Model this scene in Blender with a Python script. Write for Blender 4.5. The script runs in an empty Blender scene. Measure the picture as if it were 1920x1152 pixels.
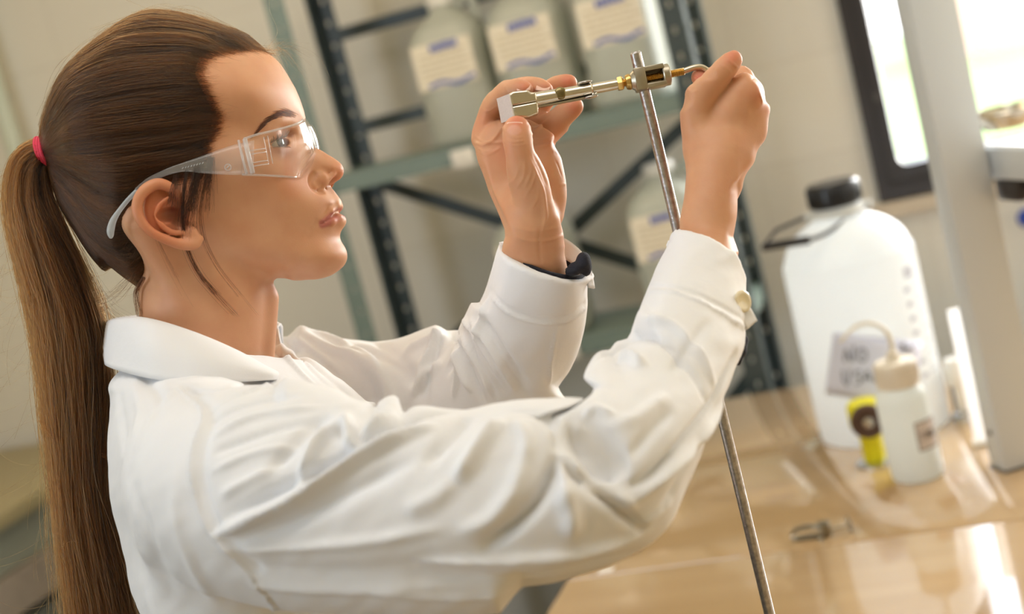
import bpy, math, random
import numpy as np
from mathutils import Vector, Matrix

SC = bpy.context.scene
COL = SC.collection
# ------------------------------------------------------------------ camera
FPX = 50.0 / 36.0 * 1920.0
CAM_POS = np.array([0.0, 0.0, 1.60])
_rot = Matrix.Rotation(math.radians(90 - 9.2), 3, 'X') @ Matrix.Rotation(math.radians(-14.6), 3, 'Z')
CROT = np.array(_rot)
cd = bpy.data.cameras.new('camera')
cam = bpy.data.objects.new('camera', cd)
COL.objects.link(cam)
cam.matrix_world = Matrix.Translation(Vector(CAM_POS)) @ _rot.to_4x4()
cd.lens = 50.0
cd.sensor_width = 36.0
cd.clip_start = 0.05
cd.clip_end = 200
cd.dof.use_dof = True
cd.dof.focus_distance = 1.02
cd.dof.aperture_fstop = 4.1
cd.dof.aperture_blades = 9
SC.camera = cam
SC.view_settings.view_transform = 'Standard'
SC.view_settings.look = 'None'
SC.view_settings.gamma = 1
SC.view_settings.use_curve_mapping = False
SC.view_settings.exposure = 0.15
SC.cycles.use_denoising = True
SC.cycles.max_bounces = 10
SC.cycles.transparent_max_bounces = 16
SC.cycles.caustics_reflective = False
SC.cycles.caustics_refractive = False
SC.cycles.sample_clamp_indirect = 6.0
# ------------------------------------------------------------------ world and lights
WD = bpy.data.worlds.new('daylight'); SC.world = WD; WD.use_nodes = True
_wn = WD.node_tree; _bg = _wn.nodes['Background']
_tc = _wn.nodes.new('ShaderNodeTexCoord'); _sp = _wn.nodes.new('ShaderNodeSeparateXYZ'); _rp = _wn.nodes.new('ShaderNodeValToRGB')
_wn.links.new(_tc.outputs['Generated'], _sp.inputs[0]); _wn.links.new(_sp.outputs['Z'], _rp.inputs['Fac']); _wn.links.new(_rp.outputs['Color'], _bg.inputs['Color'])
_rp.color_ramp.elements[0].color = (0.95, 0.97, 1.0, 1); _rp.color_ramp.elements[1].color = (0.55, 0.72, 1.0, 1)
_bg.inputs['Strength'].default_value = 4.6

YAW = math.radians(-19.0)
RX = np.array([math.cos(YAW), math.sin(YAW), 0.0]); RY = np.array([-math.sin(YAW), math.cos(YAW), 0.0])
BO = np.array([0.43, 2.595, 0.0])
def B(x, y, z=0.0):
    """bench frame (x along the back wall, y towards it) -> world"""
    return BO + RX * x + RY * y + np.array([0, 0, z])
def area_light(name, pos, target, w, h, power, col):
    l = bpy.data.lights.new(name, 'AREA'); l.shape = 'RECTANGLE'; l.size = w; l.size_y = h; l.energy = power; l.color = col
    o = bpy.data.objects.new(name, l); COL.objects.link(o)
    o.location = Vector(pos); d = Vector(target) - Vector(pos)
    o.rotation_euler = d.to_track_quat('-Z', 'Y').to_euler()
    return o
# daylight: behind the back-wall window pane; fills added right and rear-left, no windows there
area_light('window_daylight_back', B(1.05, 0.62, 1.62), B(0.2, -1.4, 1.35), 1.5, 0.9, 64, (1.0, 0.985, 0.96))
area_light('daylight_fill_right', B(2.15, -1.2, 1.75), B(0, -1.7, 1.45), 1.8, 1.1, 8, (1.0, 0.98, 0.95))
area_light('daylight_fill_rear', B(-2.0, -3.3, 1.95), B(-0.1, -1.7, 1.25), 1.5, 1.2, 29, (0.74, 0.86, 1.0))
area_light('ceiling_lamp_near', B(0.1, -2.1, 2.66), B(0.05, -1.9, 1.2), 1.2, 0.6, 8, (1.0, 0.96, 0.91))
area_light('ceiling_lamp_far', B(-0.9, -0.6, 2.66), B(-0.9, -0.6, 0), 1.2, 0.4, 9, (1.0, 0.80, 0.54))
# ------------------------------------------------------------------ frames
def w2(p):
    """camera-frame metres (right, up, depth) -> world"""
    p = np.asarray(p, dtype=np.float64)
    q = p * np.array([1.0, 1.0, -1.0])
    return q @ CROT.T + CAM_POS

def P(px, py, d):
    return np.array([(px - 960.0) / FPX * d, -(py - 576.0) / FPX * d, d])

def ray(px, py):
    return (w2(P(px, py, 1.0)) - CAM_POS)

def on_z(px, py, z):
    """world point where the view line through a pixel meets height z"""
    r = ray(px, py)
    return CAM_POS + r * ((z - CAM_POS[2]) / r[2])

def on_plane(px, py, pt, nrm):
    r = ray(px, py)
    return CAM_POS + r * (np.dot(np.asarray(pt) - CAM_POS, nrm) / np.dot(r, nrm))

D0 = 1.05
S0 = D0 / FPX          # metres per head-pixel

def hp(q):
    """head pixels (u, w towards camera, v) -> camera-frame metres"""
    q = np.asarray(q, dtype=np.float64)
    return np.stack([(q[..., 0] - 960.0) * S0, -(q[..., 2] - 576.0) * S0, D0 - q[..., 1] * S0], axis=-1)

def nf(px, py, w):
    k = (D0 - w * S0) / D0
    return 960 + (px - 960) * k, 576 + (py - 576) * k

# ------------------------------------------------------------------ objects
def tag(o, label=None, cat=None, group=None, kind=None):
    if label: o['label'] = label
    if cat: o['category'] = cat
    if group: o['group'] = group
    if kind: o['kind'] = kind
    return o

def empty(name, loc=(0, 0, 0), rz=0.0, label=None, cat=None, group=None):
    o = bpy.data.objects.new(name, None)
    COL.objects.link(o)
    o.location = loc
    o.rotation_euler = (0, 0, rz)
    o.empty_display_size = 0.05
    tag(o, label, cat, group)
    return o

def mesh_obj(name, V, faces, mat=None, parent=None, smooth=True, world=True):
    """V in world metres when world=True (re-expressed in the parent's frame), faces list or (n,k) array"""
    V = np.asarray(V, dtype=np.float32).reshape(-1, 3)
    me = bpy.data.meshes.new(name)
    if isinstance(faces, np.ndarray):
        n, k = faces.shape
        me.vertices.add(len(V)); me.vertices.foreach_set('co', V.ravel())
        me.loops.add(n * k); me.loops.foreach_set('vertex_index', faces.astype(np.int32).ravel())
        me.polygons.add(n)
        me.polygons.foreach_set('loop_start', np.arange(0, n * k, k, dtype=np.int32))
        try: me.polygons.foreach_set('loop_total', np.full(n, k, dtype=np.int32))
        except Exception: pass
        me.update(calc_edges=True); me.validate()
    else:
        me.from_pydata(V.tolist(), [], faces)
        me.update()
    if smooth:
        me.polygons.foreach_set('use_smooth', np.ones(len(me.polygons), dtype=bool))
    o = bpy.data.objects.new(name, me)
    COL.objects.link(o)
    if mat is not None: me.materials.append(mat)
    if parent is not None:
        o.parent = parent
        if world:
            bpy.context.view_layer.update()
            me.transform(parent.matrix_world.inverted())
    return o

def auto_smooth(o, ang=35):
    me = o.data
    me.set_sharp_from_angle(angle=math.radians(ang))

class MB:
    """small mesh builder: collects shapes, builds one object"""
    def __init__(s):
        s.V = []; s.F = []
    def add(s, V, F, M=None):
        V = np.asarray(V, dtype=float)
        if M is not None:
            M = np.array(M); V = V @ M[:3, :3].T + M[:3, 3]
        b = len(s.V)
        s.V += V.tolist()
        s.F += [tuple(b + i for i in f) for f in F]
        return s
    def box(s, c, size, M=None, bevel=0.0):
        import bmesh
        bm = bmesh.new()
        bmesh.ops.create_cube(bm, size=1.0)
        for v in bm.verts:
            v.co = Vector((v.co.x * size[0] + c[0], v.co.y * size[1] + c[1], v.co.z * size[2] + c[2]))
        if bevel > 0:
            bmesh.ops.bevel(bm, geom=bm.edges[:], offset=bevel, segments=2, affect='EDGES', profile=0.5)
        bm.verts.index_update()
        V = [tuple(v.co) for v in bm.verts]
        F = [[v.index for v in f.verts] for f in bm.faces]
        bm.free()
        return s.add(V, F, M)
    def lathe(s, prof, n=40, c=(0, 0, 0), M=None, sx=1.0, sy=1.0, cap=True):
        V = []; F = []
        m = len(prof)
        for r, z in prof:
            for i in range(n):
                a = 2 * math.pi * i / n
                V.append((c[0] + r * math.cos(a) * sx, c[1] + r * math.sin(a) * sy, c[2] + z))
        for j in range(m - 1):
            for i in range(n):
                k = (i + 1) % n
                F.append((j * n + i, j * n + k, (j + 1) * n + k, (j + 1) * n + i))
        if cap:
            if prof[0][0] > 1e-6: F.append(tuple(range(n))[::-1])
            if prof[-1][0] > 1e-6: F.append(tuple((m - 1) * n + i for i in range(n)))
        return s.add(V, F, M)
    def tube(s, pts, r, n=12, M=None, cap=True, flat=None):
        pts = [np.asarray(p, dtype=float) for p in pts]
        m = len(pts)
        rr = [r] * m if np.isscalar(r) else list(r)
        V = []; F = []
        up = None
        for j in range(m):
            t = pts[min(j + 1, m - 1)] - pts[max(j - 1, 0)]
            t = t / (np.linalg.norm(t) + 1e-12)
            if up is None:
                a = np.array([0, 0, 1.0]) if abs(t[2]) < 0.9 else np.array([1.0, 0, 0])
                up = a - t * np.dot(a, t)
            else:
                up = up - t * np.dot(up, t)
            up = up / np.linalg.norm(up)
            sd = np.cross(t, up)
            for i in range(n):
                a = 2 * math.pi * i / n
                fx = 1.0 if flat is None else flat
                V.append(pts[j] + rr[j] * (math.cos(a) * up * fx + math.sin(a) * sd))
        for j in range(m - 1):
            for i in range(n):
                k = (i + 1) % n
                F.append((j * n + i, j * n + k, (j + 1) * n + k, (j + 1) * n + i))
        if cap:
            F.append(tuple(range(n))[::-1]); F.append(tuple((m - 1) * n + i for i in range(n)))
        return s.add(V, F, M)
    def prism(s, poly, z0, z1, M=None):
        n = len(poly)
        V = [(x, y, z0) for x, y in poly] + [(x, y, z1) for x, y in poly]
        F = [tuple(range(n))[::-1], tuple(range(n, 2 * n))]
        F += [(i, (i + 1) % n, n + (i + 1) % n, n + i) for i in range(n)]
        return s.add(V, F, M)
    def build(s, name, mat, parent=None, smooth=True, ang=35, local=True):
        """local=True: coordinates are in the parent's own frame"""
        o = mesh_obj(name, s.V, s.F, mat, parent, smooth=smooth, world=not local)
        me = o.data
        import bmesh
        bm = bmesh.new(); bm.from_mesh(me); bmesh.ops.recalc_face_normals(bm, faces=bm.faces[:]); bm.to_mesh(me); bm.free()
        if smooth: auto_smooth(o, ang)
        return o

def frame(o, x, z=None):
    """4x4 from origin o with local Z along x-direction vector"""
    zz = np.asarray(x, float); zz = zz / np.linalg.norm(zz)
    a = np.array([0, 0, 1.0]) if z is None else np.asarray(z, float)
    if abs(np.dot(a, zz)) > 0.95: a = np.array([1.0, 0, 0])
    xx = np.cross(a, zz); xx /= np.linalg.norm(xx)
    yy = np.cross(zz, xx)
    M = np.eye(4); M[:3, 0] = xx; M[:3, 1] = yy; M[:3, 2] = zz; M[:3, 3] = o
    return M

def smooth_path(pts, n=8, closed=False):
    """Catmull-Rom through points"""
    p = np.asarray(pts, float)
    if closed: q = np.vstack([p[-1], p, p[0], p[1]])
    else: q = np.vstack([2 * p[0] - p[1], p, 2 * p[-1] - p[-2]])
    out = []
    for i in range(1, len(q) - 2):
        for t in np.linspace(0, 1, n, endpoint=False):
            a, b, c, d = q[i - 1], q[i], q[i + 1], q[i + 2]
            out.append(0.5 * (2 * b + (c - a) * t + (2 * a - 5 * b + 4 * c - d) * t * t + (3 * b - a - 3 * c + d) * t ** 3))
    if not closed: out.append(q[-2])
    return np.array(out)

# ------------------------------------------------------------------ signed-distance volumes
class Vol:
    def __init__(s, lo, hi, h, big=1e3):
        s.lo = np.asarray(lo, float); s.h = float(h)
        s.n = np.ceil((np.asarray(hi, float) - s.lo) / h).astype(int) + 1
        s.f = np.full(tuple(s.n), big, dtype=np.float32)
        s.ax = [(s.lo[i] + h * np.arange(s.n[i])).astype(np.float32) for i in range(3)]
    def win(s, lo, hi):
        sl = []
        for i in range(3):
            a = max(0, int((lo[i] - s.lo[i]) / s.h)); b = min(s.n[i], int((hi[i] - s.lo[i]) / s.h) + 2)
            if b <= a: return None, None
            sl.append(slice(a, b))
        g = [s.ax[0][sl[0]][:, None, None], s.ax[1][sl[1]][None, :, None], s.ax[2][sl[2]][None, None, :]]
        return tuple(sl), g
    def _comb(s, sl, d, k, op):
        a = s.f[sl]
        if op == 'add':
            if k <= 0: s.f[sl] = np.minimum(a, d)
            else:
                h = np.clip(0.5 + 0.5 * (a - d) / k, 0, 1)
                s.f[sl] = a * (1 - h) + d * h - k * h * (1 - h)
        elif op == 'sub':
            d = -d
            if k <= 0: s.f[sl] = np.maximum(a, d)
            else:
                h = np.clip(0.5 - 0.5 * (a - d) / k, 0, 1)
                s.f[sl] = a * (1 - h) + d * h + k * h * (1 - h)
        elif op == 'int':
            s.f[sl] = np.maximum(a, d)
    def cap(s, a, b, ra, rb=None, k=0.0, op='add', sq=None):
        """tapered capsule; sq=(axis, scale) squashes"""
        a = np.asarray(a, float); b = np.asarray(b, float)
        rb = ra if rb is None else rb
        m = max(ra, rb) + k * 1.5 + s.h * 3
        sl, g = s.win(np.minimum(a, b) - m, np.maximum(a, b) + m)
        if sl is None: return s
        ba = b - a; L = float(ba @ ba) + 1e-12
        px, py, pz = g[0] - np.float32(a[0]), g[1] - np.float32(a[1]), g[2] - np.float32(a[2])
        t = np.clip((px * np.float32(ba[0]) + py * np.float32(ba[1]) + pz * np.float32(ba[2])) / np.float32(L), 0, 1)
        d = np.sqrt((px - t * np.float32(ba[0])) ** 2 + (py - t * np.float32(ba[1])) ** 2 + (pz - t * np.float32(ba[2])) ** 2) - (ra + t * np.float32(rb - ra))
        s._comb(sl, d, k, op)
        return s
    def path(s, pts, rad, k=0.0, op='add', kj=None):
        kj = k if kj is None else kj
        for i in range(len(pts) - 1):
            s.cap(pts[i], pts[i + 1], rad[i], rad[i + 1], k if i == 0 else kj, op)
        return s
    def ell(s, c, r, k=0.0, op='add', R=None):
        """ellipsoid; R columns are its axes"""
        c = np.asarray(c, float); r = np.asarray(r, float)
        R = np.eye(3) if R is None else np.asarray(R, float)
        ext = np.sqrt(((R * r) ** 2).sum(1)) + k * 1.5 + s.h * 3
        sl, g = s.win(c - ext, c + ext)
        if sl is None: return s
        d = [g[i] - np.float32(c[i]) for i in range(3)]
        q = [d[0] * np.float32(R[0, j]) + d[1] * np.float32(R[1, j]) + d[2] * np.float32(R[2, j]) for j in range(3)]
        k0 = np.sqrt(sum((q[j] / np.float32(r[j])) ** 2 for j in range(3)))
        k1 = np.sqrt(sum((q[j] / np.float32(r[j] ** 2)) ** 2 for j in range(3))) + 1e-9
        s._comb(sl, k0 * (k0 - 1) / k1, k, op)
        return s
    def boxr(s, c, half, rad=0.0, k=0.0, op='add', R=None):
        c = np.asarray(c, float); half = np.asarray(half, float)
        R = np.eye(3) if R is None else np.asarray(R, float)
        ext = np.abs(R * half).sum(1) + rad + k * 1.5 + s.h * 3
        sl, g = s.win(c - ext, c + ext)
        if sl is None: return s
        d = [g[i] - np.float32(c[i]) for i in range(3)]
        q = [np.abs(d[0] * np.float32(R[0, j]) + d[1] * np.float32(R[1, j]) + d[2] * np.float32(R[2, j])) - np.float32(half[j] - rad) for j in range(3)]
        o = np.sqrt(sum(np.maximum(x, 0) ** 2 for x in q))
        i = np.minimum(np.maximum(q[0], np.maximum(q[1], q[2])), 0)
        s._comb(sl, o + i - rad, k, op)
        return s
    def mesh(s, relax=1):
        return nets(s.f, s.lo, s.h, relax)

def nets(f, lo, h, relax=1):
    """surface nets: (V in the volume's units, quads)"""
    ins = f < 0
    nx, ny, nz = f.shape
    c = ins[:-1, :-1, :-1].astype(np.int8)
    for dx, dy, dz in ((1,0,0),(0,1,0),(0,0,1),(1,1,0),(1,0,1),(0,1,1),(1,1,1)):
        c = c + ins[dx:nx-1+dx, dy:ny-1+dy, dz:nz-1+dz]
    act = (c > 0) & (c < 8)
    ijk = np.argwhere(act)
    idx = np.full(act.shape, -1, dtype=np.int32)
    idx[tuple(ijk.T)] = np.arange(len(ijk), dtype=np.int32)
    corners = [(0,0,0),(1,0,0),(0,1,0),(1,1,0),(0,0,1),(1,0,1),(0,1,1),(1,1,1)]
    edges = [(0,1),(2,3),(4,5),(6,7),(0,2),(1,3),(4,6),(5,7),(0,4),(1,5),(2,6),(3,7)]
    vals = [f[ijk[:,0]+a, ijk[:,1]+b, ijk[:,2]+g] for a, b, g in corners]
    acc = np.zeros((len(ijk), 3)); cnt = np.zeros(len(ijk))
    for a, b in edges:
        va, vb = vals[a], vals[b]
        m = (va < 0) != (vb < 0)
        t = np.where(m, va / np.where(m, va - vb, 1), 0)
        pa = np.array(corners[a], float); pb = np.array(corners[b], float)
        acc += np.where(m[:, None], pa + t[:, None] * (pb - pa), 0); cnt += m
    V = ijk + acc / cnt[:, None]
    F = []
    for ax in range(3):
        o1, o2 = [(1, 2), (2, 0), (0, 1)][ax]
        A = ins; 
        sl0 = [slice(None)] * 3; sl1 = [slice(None)] * 3
        sl0[ax] = slice(0, -1); sl1[ax] = slice(1, None)
        a0 = ins[tuple(sl0)]; a1 = ins[tuple(sl1)]
        x = a0 != a1
        e = np.argwhere(x)
        ok = (e[:, o1] > 0) & (e[:, o2] > 0) & (e[:, o1] < f.shape[o1] - 1) & (e[:, o2] < f.shape[o2] - 1)
        e = e[ok]
        d1 = np.zeros(3, int); d1[o1] = 1
        d2 = np.zeros(3, int); d2[o2] = 1
        q = np.stack([idx[tuple((e - d1 - d2).T)], idx[tuple((e - d2).T)], idx[tuple(e.T)], idx[tuple((e - d1).T)]], axis=1)
        flip = ~a0[tuple(e.T)]
        q[flip] = q[flip][:, ::-1]
        F.append(q)
    F = np.vstack(F)
    F = F[(F >= 0).all(1)]
    V = V * h + lo
    for _ in range(relax):
        V = relax_once(V, F, 0.5)
    return V, F

def relax_once(V, F, a):
    acc = np.zeros_like(V); cnt = np.zeros(len(V))
    for i in range(4):
        for j in (1, 3):
            acc += np.stack([np.bincount(F[:, i], weights=V[F[:, (i + j) % 4], c], minlength=len(V)) for c in range(3)], axis=1)
            cnt += np.bincount(F[:, i], minlength=len(V))
    return V * (1 - a) + a * acc / np.maximum(cnt, 1)[:, None]

def vnormals(V, F):
    n = np.cross(V[F[:, 2]] - V[F[:, 0]], V[F[:, 3]] - V[F[:, 1]])
    N = np.stack([sum(np.bincount(F[:, i], weights=n[:, c], minlength=len(V)) for i in range(4)) for c in range(3)], axis=1)
    return N / (np.linalg.norm(N, axis=1, keepdims=True) + 1e-12)

def pix(V):
    """camera-frame metres -> pixels"""
    return np.stack([960 + V[:, 0] / V[:, 2] * FPX, 576 - V[:, 1] / V[:, 2] * FPX], axis=1)

def seg_dist(Q, pts, closed=False):
    """distance of Q (n,k) to polyline; also arc parameter 0..1"""
    pts = np.asarray(pts, float)
    best = np.full(len(Q), 1e9); par = np.zeros(len(Q)); side = np.zeros(len(Q))
    L = np.linalg.norm(np.diff(pts, axis=0), axis=1); cum = np.concatenate([[0], np.cumsum(L)]); tot = cum[-1]
    for i in range(len(pts) - 1):
        a, b = pts[i], pts[i + 1]; ba = b - a
        t = np.clip(((Q - a) @ ba) / (ba @ ba + 1e-12), 0, 1)
        r = Q - a - t[:, None] * ba
        d = np.linalg.norm(r, axis=1)
        m = d < best
        best[m] = d[m]; par[m] = (cum[i] + t[m] * L[i]) / tot
        if Q.shape[1] == 2: side[m] = np.sign(r[m, 0] * ba[1] - r[m, 1] * ba[0])
    return best, par, side

def tps(pts, vals, gx, gy, lam=0.0):
    """thin-plate spline through (x,y)->val, on a grid gx x gy"""
    pts = np.asarray(pts, float); vals = np.asarray(vals, float)
    sc_ = 100.0
    p = pts / sc_
    def phi(r2): return 0.5 * r2 * np.log(r2 + 1e-9)
    n = len(p)
    K = phi(((p[:, None] - p[None]) ** 2).sum(-1)) + lam * np.eye(n)
    Pm = np.hstack([np.ones((n, 1)), p])
    A = np.zeros((n + 3, n + 3)); A[:n, :n] = K; A[:n, n:] = Pm; A[n:, :n] = Pm.T
    sol = np.linalg.solve(A, np.concatenate([vals, np.zeros(3)]))
    X, Y = np.meshgrid(gx / sc_, gy / sc_, indexing='ij')
    out = sol[n] + sol[n + 1] * X + sol[n + 2] * Y
    for i in range(n):
        out += sol[i] * phi((X - p[i, 0]) ** 2 + (Y - p[i, 1]) ** 2)
    return out

def bilin(G, gx0, gy0, h, x, y):
    fx = np.clip((x - gx0) / h, 0, G.shape[0] - 1.001); fy = np.clip((y - gy0) / h, 0, G.shape[1] - 1.001)
    i = fx.astype(int); j = fy.astype(int); a = fx - i; b = fy - j
    return (G[i, j] * (1 - a) * (1 - b) + G[i + 1, j] * a * (1 - b) + G[i, j + 1] * (1 - a) * b + G[i + 1, j + 1] * a * b)

def set_col(o, name, C):
    a = o.data.color_attributes.new(name, 'FLOAT_COLOR', 'POINT')
    C = np.asarray(C, dtype=np.float32)
    if C.shape[1] == 3: C = np.hstack([C, np.ones((len(C), 1), np.float32)])
    a.data.foreach_set('color', C.ravel())

def add_curves(name, strands, radii, mat, parent, rnd=None):
    """strands: list of (n,3) world arrays; radii: list of (n,)"""
    cv = bpy.data.hair_curves.new(name)
    sizes = [len(s) for s in strands]
    cv.add_curves(sizes)
    inv = np.array(parent.matrix_world.inverted()) if parent is not None else np.eye(4)
    pts = np.vstack(strands) @ inv[:3, :3].T + inv[:3, 3]
    cv.position_data.foreach_set('vector', pts.astype(np.float32).ravel())
    a = cv.attributes.get('radius') or cv.attributes.new('radius', 'FLOAT', 'POINT')
    a.data.foreach_set('value', np.concatenate(radii).astype(np.float32))
    if rnd is not None:
        b = cv.attributes.new('tint', 'FLOAT', 'CURVE')
        b.data.foreach_set('value', np.asarray(rnd, dtype=np.float32))
    o = bpy.data.objects.new(name, cv)
    COL.objects.link(o)
    cv.materials.append(mat)
    if parent is not None: o.parent = parent
    return o

# ------------------------------------------------------------------ materials
def lin(r, g, b):
    f = lambda c: (c / 255.0 / 12.92) if c / 255.0 <= 0.04045 else ((c / 255.0 + 0.055) / 1.055) ** 2.4
    return (f(r), f(g), f(b), 1.0)

def mat_new(name):
    m = bpy.data.materials.new(name); m.use_nodes = True
    nt = m.node_tree
    return m, nt, nt.nodes['Principled BSDF'], nt.nodes['Material Output']

def sset(b, **kw):
    al = {'color': 'Base Color', 'rough': 'Roughness', 'metal': 'Metallic', 'ior': 'IOR', 'spec': 'Specular IOR Level',
          'trans': 'Transmission Weight', 'sss': 'Subsurface Weight', 'sheen': 'Sheen Weight', 'coat': 'Coat Weight', 'alpha': 'Alpha'}
    for k, v in kw.items():
        b.inputs[al.get(k, k)].default_value = v

def mat_simple(name, color, rough=0.5, metal=0.0, noise=0.0, scale=20.0, bump=0.0, bscale=None, **kw):
    """principled with a soft procedural mottling of colour and bump"""
    m, nt, b, out = mat_new(name)
    sset(b, color=color, rough=rough, metal=metal, **kw)
    tc = nt.nodes.new('ShaderNodeTexCoord')
    nz = nt.nodes.new('ShaderNodeTexNoise'); nz.inputs['Scale'].default_value = scale; nz.inputs['Detail'].default_value = 6
    nt.links.new(tc.outputs['Object'], nz.inputs['Vector'])
    if noise > 0:
        mx = nt.nodes.new('ShaderNodeMix'); mx.data_type = 'RGBA'
        c = np.array(color[:3])
        mx.inputs['A'].default_value = (*np.clip(c * (1 - noise), 0, 1), 1)
        mx.inputs['B'].default_value = (*np.clip(c * (1 + noise), 0, 1), 1)
        nt.links.new(nz.outputs['Fac'], mx.inputs['Factor'])
        nt.links.new(mx.outputs['Result'], b.inputs['Base Color'])
    if bump > 0:
        bp = nt.nodes.new('ShaderNodeBump'); bp.inputs['Strength'].default_value = bump; bp.inputs['Distance'].default_value = 0.001
        n2 = nz
        if bscale:
            n2 = nt.nodes.new('ShaderNodeTexNoise'); n2.inputs['Scale'].default_value = bscale; n2.inputs['Detail'].default_value = 4
            nt.links.new(tc.outputs['Object'], n2.inputs['Vector'])
        nt.links.new(n2.outputs['Fac'], bp.inputs['Height'])
        nt.links.new(bp.outputs['Normal'], b.inputs['Normal'])
    return m
# ------------------------------------------------------------------ room shell (bench frame)
RZ = YAW
def room(name, kind='structure'):
    pass
def sbox(name, mat, boxes, kind='structure', bevel=0.0):
    """boxes given as (x0,x1,y0,y1,z0,z1) in the bench frame"""
    o0 = bpy.data.objects.new('tmp', None)
    mb = MB()
    for x0, x1, y0, y1, z0, z1 in boxes:
        mb.box(((x0 + x1) / 2, (y0 + y1) / 2, (z0 + z1) / 2), (x1 - x0, y1 - y0, z1 - z0), bevel=bevel)
    o = mb.build(name, mat, None, smooth=bevel > 0)
    o.location = Vector(BO); o.rotation_euler = (0, 0, RZ)
    if kind: o['kind'] = kind
    return o
def bthing(name, x, y, z, rz=0.0, label=None, cat=None, group=None):
    return empty(name, B(x, y, z), RZ + rz, label, cat, group)
def wall_mat(name, col, tile=True):
    m, nt, b, out = mat_new(name); sset(b, rough=0.55)
    tc = nt.nodes.new('ShaderNodeTexCoord')
    nz = nt.nodes.new('ShaderNodeTexNoise'); nz.inputs['Scale'].default_value = 2.2; nz.inputs['Detail'].default_value = 6
    nt.links.new(tc.outputs['Object'], nz.inputs['Vector'])
    mx = nt.nodes.new('ShaderNodeMix'); mx.data_type = 'RGBA'
    c = np.array(col[:3]); mx.inputs['A'].default_value = (*(c * 0.93), 1); mx.inputs['B'].default_value = (*np.clip(c * 1.06, 0, 1), 1)
    nt.links.new(nz.outputs['Fac'], mx.inputs['Factor'])
    last = mx.outputs['Result']
    if tile:
        mp = nt.nodes.new('ShaderNodeMapping'); mp.inputs['Rotation'].default_value = (math.pi / 2, 0, 0)
        nt.links.new(tc.outputs['Object'], mp.inputs['Vector'])
        br = nt.nodes.new('ShaderNodeTexBrick'); br.inputs['Scale'].default_value = 1.0
        br.inputs['Brick Width'].default_value = 0.32; br.inputs['Row Height'].default_value = 0.21; br.inputs['Mortar Size'].default_value = 0.003; br.offset = 0.0
        br.inputs['Color1'].default_value = (1, 1, 1, 1); br.inputs['Color2'].default_value = (0.97, 0.97, 0.97, 1); br.inputs['Mortar'].default_value = (0.93, 0.92, 0.91, 1)
        nt.links.new(mp.outputs['Vector'], br.inputs['Vector'])
        m2 = nt.nodes.new('ShaderNodeMix'); m2.data_type = 'RGBA'; m2.blend_type = 'MULTIPLY'; m2.inputs['Factor'].default_value = 1
        nt.links.new(last, m2.inputs['A']); nt.links.new(br.outputs['Color'], m2.inputs['B']); last = m2.outputs['Result']
    nt.links.new(last, b.inputs['Base Color'])
    return m
MWALL = wall_mat('wall_tile', lin(230, 226, 216))
MWALL2 = wall_mat('wall_paint', lin(222, 208, 170), False)
WX0, WX1, WZ0, WZ1 = 0.235, 1.75, 1.136, 2.15
sbox('wall_back', MWALL, [(-2.30, WX0, 0.5, 0.62, 0, 2.7), (WX0, WX1, 0.5, 0.62, 0, WZ0), (WX0, WX1, 0.5, 0.62, WZ1, 2.7), (WX1, 2.3, 0.5, 0.62, 0, 2.7)])
sbox('wall_left', MWALL2, [(-2.42, -2.30, -4.6, 0.62, 0, 2.7)])
sbox('wall_right', MWALL2, [(2.30, 2.42, -4.6, 0.62, 0, 2.7)])
sbox('wall_front', MWALL2, [(-2.42, 2.42, -4.72, -4.6, 0, 2.7)])
sbox('ceiling', mat_simple('ceiling_paint', lin(232, 226, 214), 0.8, noise=0.04, scale=3), [(-2.42, 2.42, -4.72, 0.62, 2.7, 2.8)])
sbox('floor', mat_simple('floor_vinyl', lin(96, 92, 84), 0.4, noise=0.2, scale=14), [(-2.42, 2.42, -4.72, 0.62, -0.1, 0.0)])
# back window
def rrect(x0, x1, z0, z1, r, n=8):
    P_ = []
    for cx, cz, a0 in ((x1 - r, z1 - r, 0), (x0 + r, z1 - r, 90), (x0 + r, z0 + r, 180), (x1 - r, z0 + r, 270)):
        for k in range(n + 1):
            a = math.radians(a0 + 90 * k / n); P_.append((cx + r * math.cos(a), cz + r * math.sin(a)))
    return P_
def ring_prism(mb, outer, inner, y0, y1):
    n = len(outer)
    V = [(x, y0, z) for x, z in outer] + [(x, y0, z) for x, z in inner] + [(x, y1, z) for x, z in outer] + [(x, y1, z) for x, z in inner]
    F = []
    for i in range(n):
        k = (i + 1) % n
        F += [(i, k, n + k, n + i), (2 * n + i, 3 * n + i, 3 * n + k, 2 * n + k), (i, 2 * n + i, 2 * n + k, k), (n + i, n + k, 3 * n + k, 3 * n + i)]
    mb.add(V, F)
MBLK = mat_simple('black_aluminium', lin(44, 40, 42), 0.35, noise=0.1, scale=8)
MGASK = mat_simple('rubber_gasket', lin(24, 22, 22), 0.6, noise=0.1)
MGLASS = clear_glass = None
WIN = bthing('window_1', (WX0 + WX1) / 2, 0.5, WZ0); WIN['kind'] = 'structure'
bpy.context.view_layer.update()
W2_, H2_ = (WX1 - WX0) / 2, WZ1 - WZ0
mb = MB(); ring_prism(mb, rrect(-W2_, W2_, 0, H2_, 0.004), rrect(-W2_ + 0.054, W2_ - 0.054, 0.068, H2_ - 0.07, 0.020), -0.022, 0.05); mb.build('window_frame', MBLK, WIN)
mb = MB(); ring_prism(mb, rrect(-W2_ + 0.026, W2_ - 0.026, 0.034, H2_ - 0.035, 0.010), rrect(-W2_ + 0.030, W2_ - 0.030, 0.038, H2_ - 0.04, 0.010), -0.026, -0.02); mb.build('frame_groove', MGASK, WIN)
mb = MB()
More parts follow.
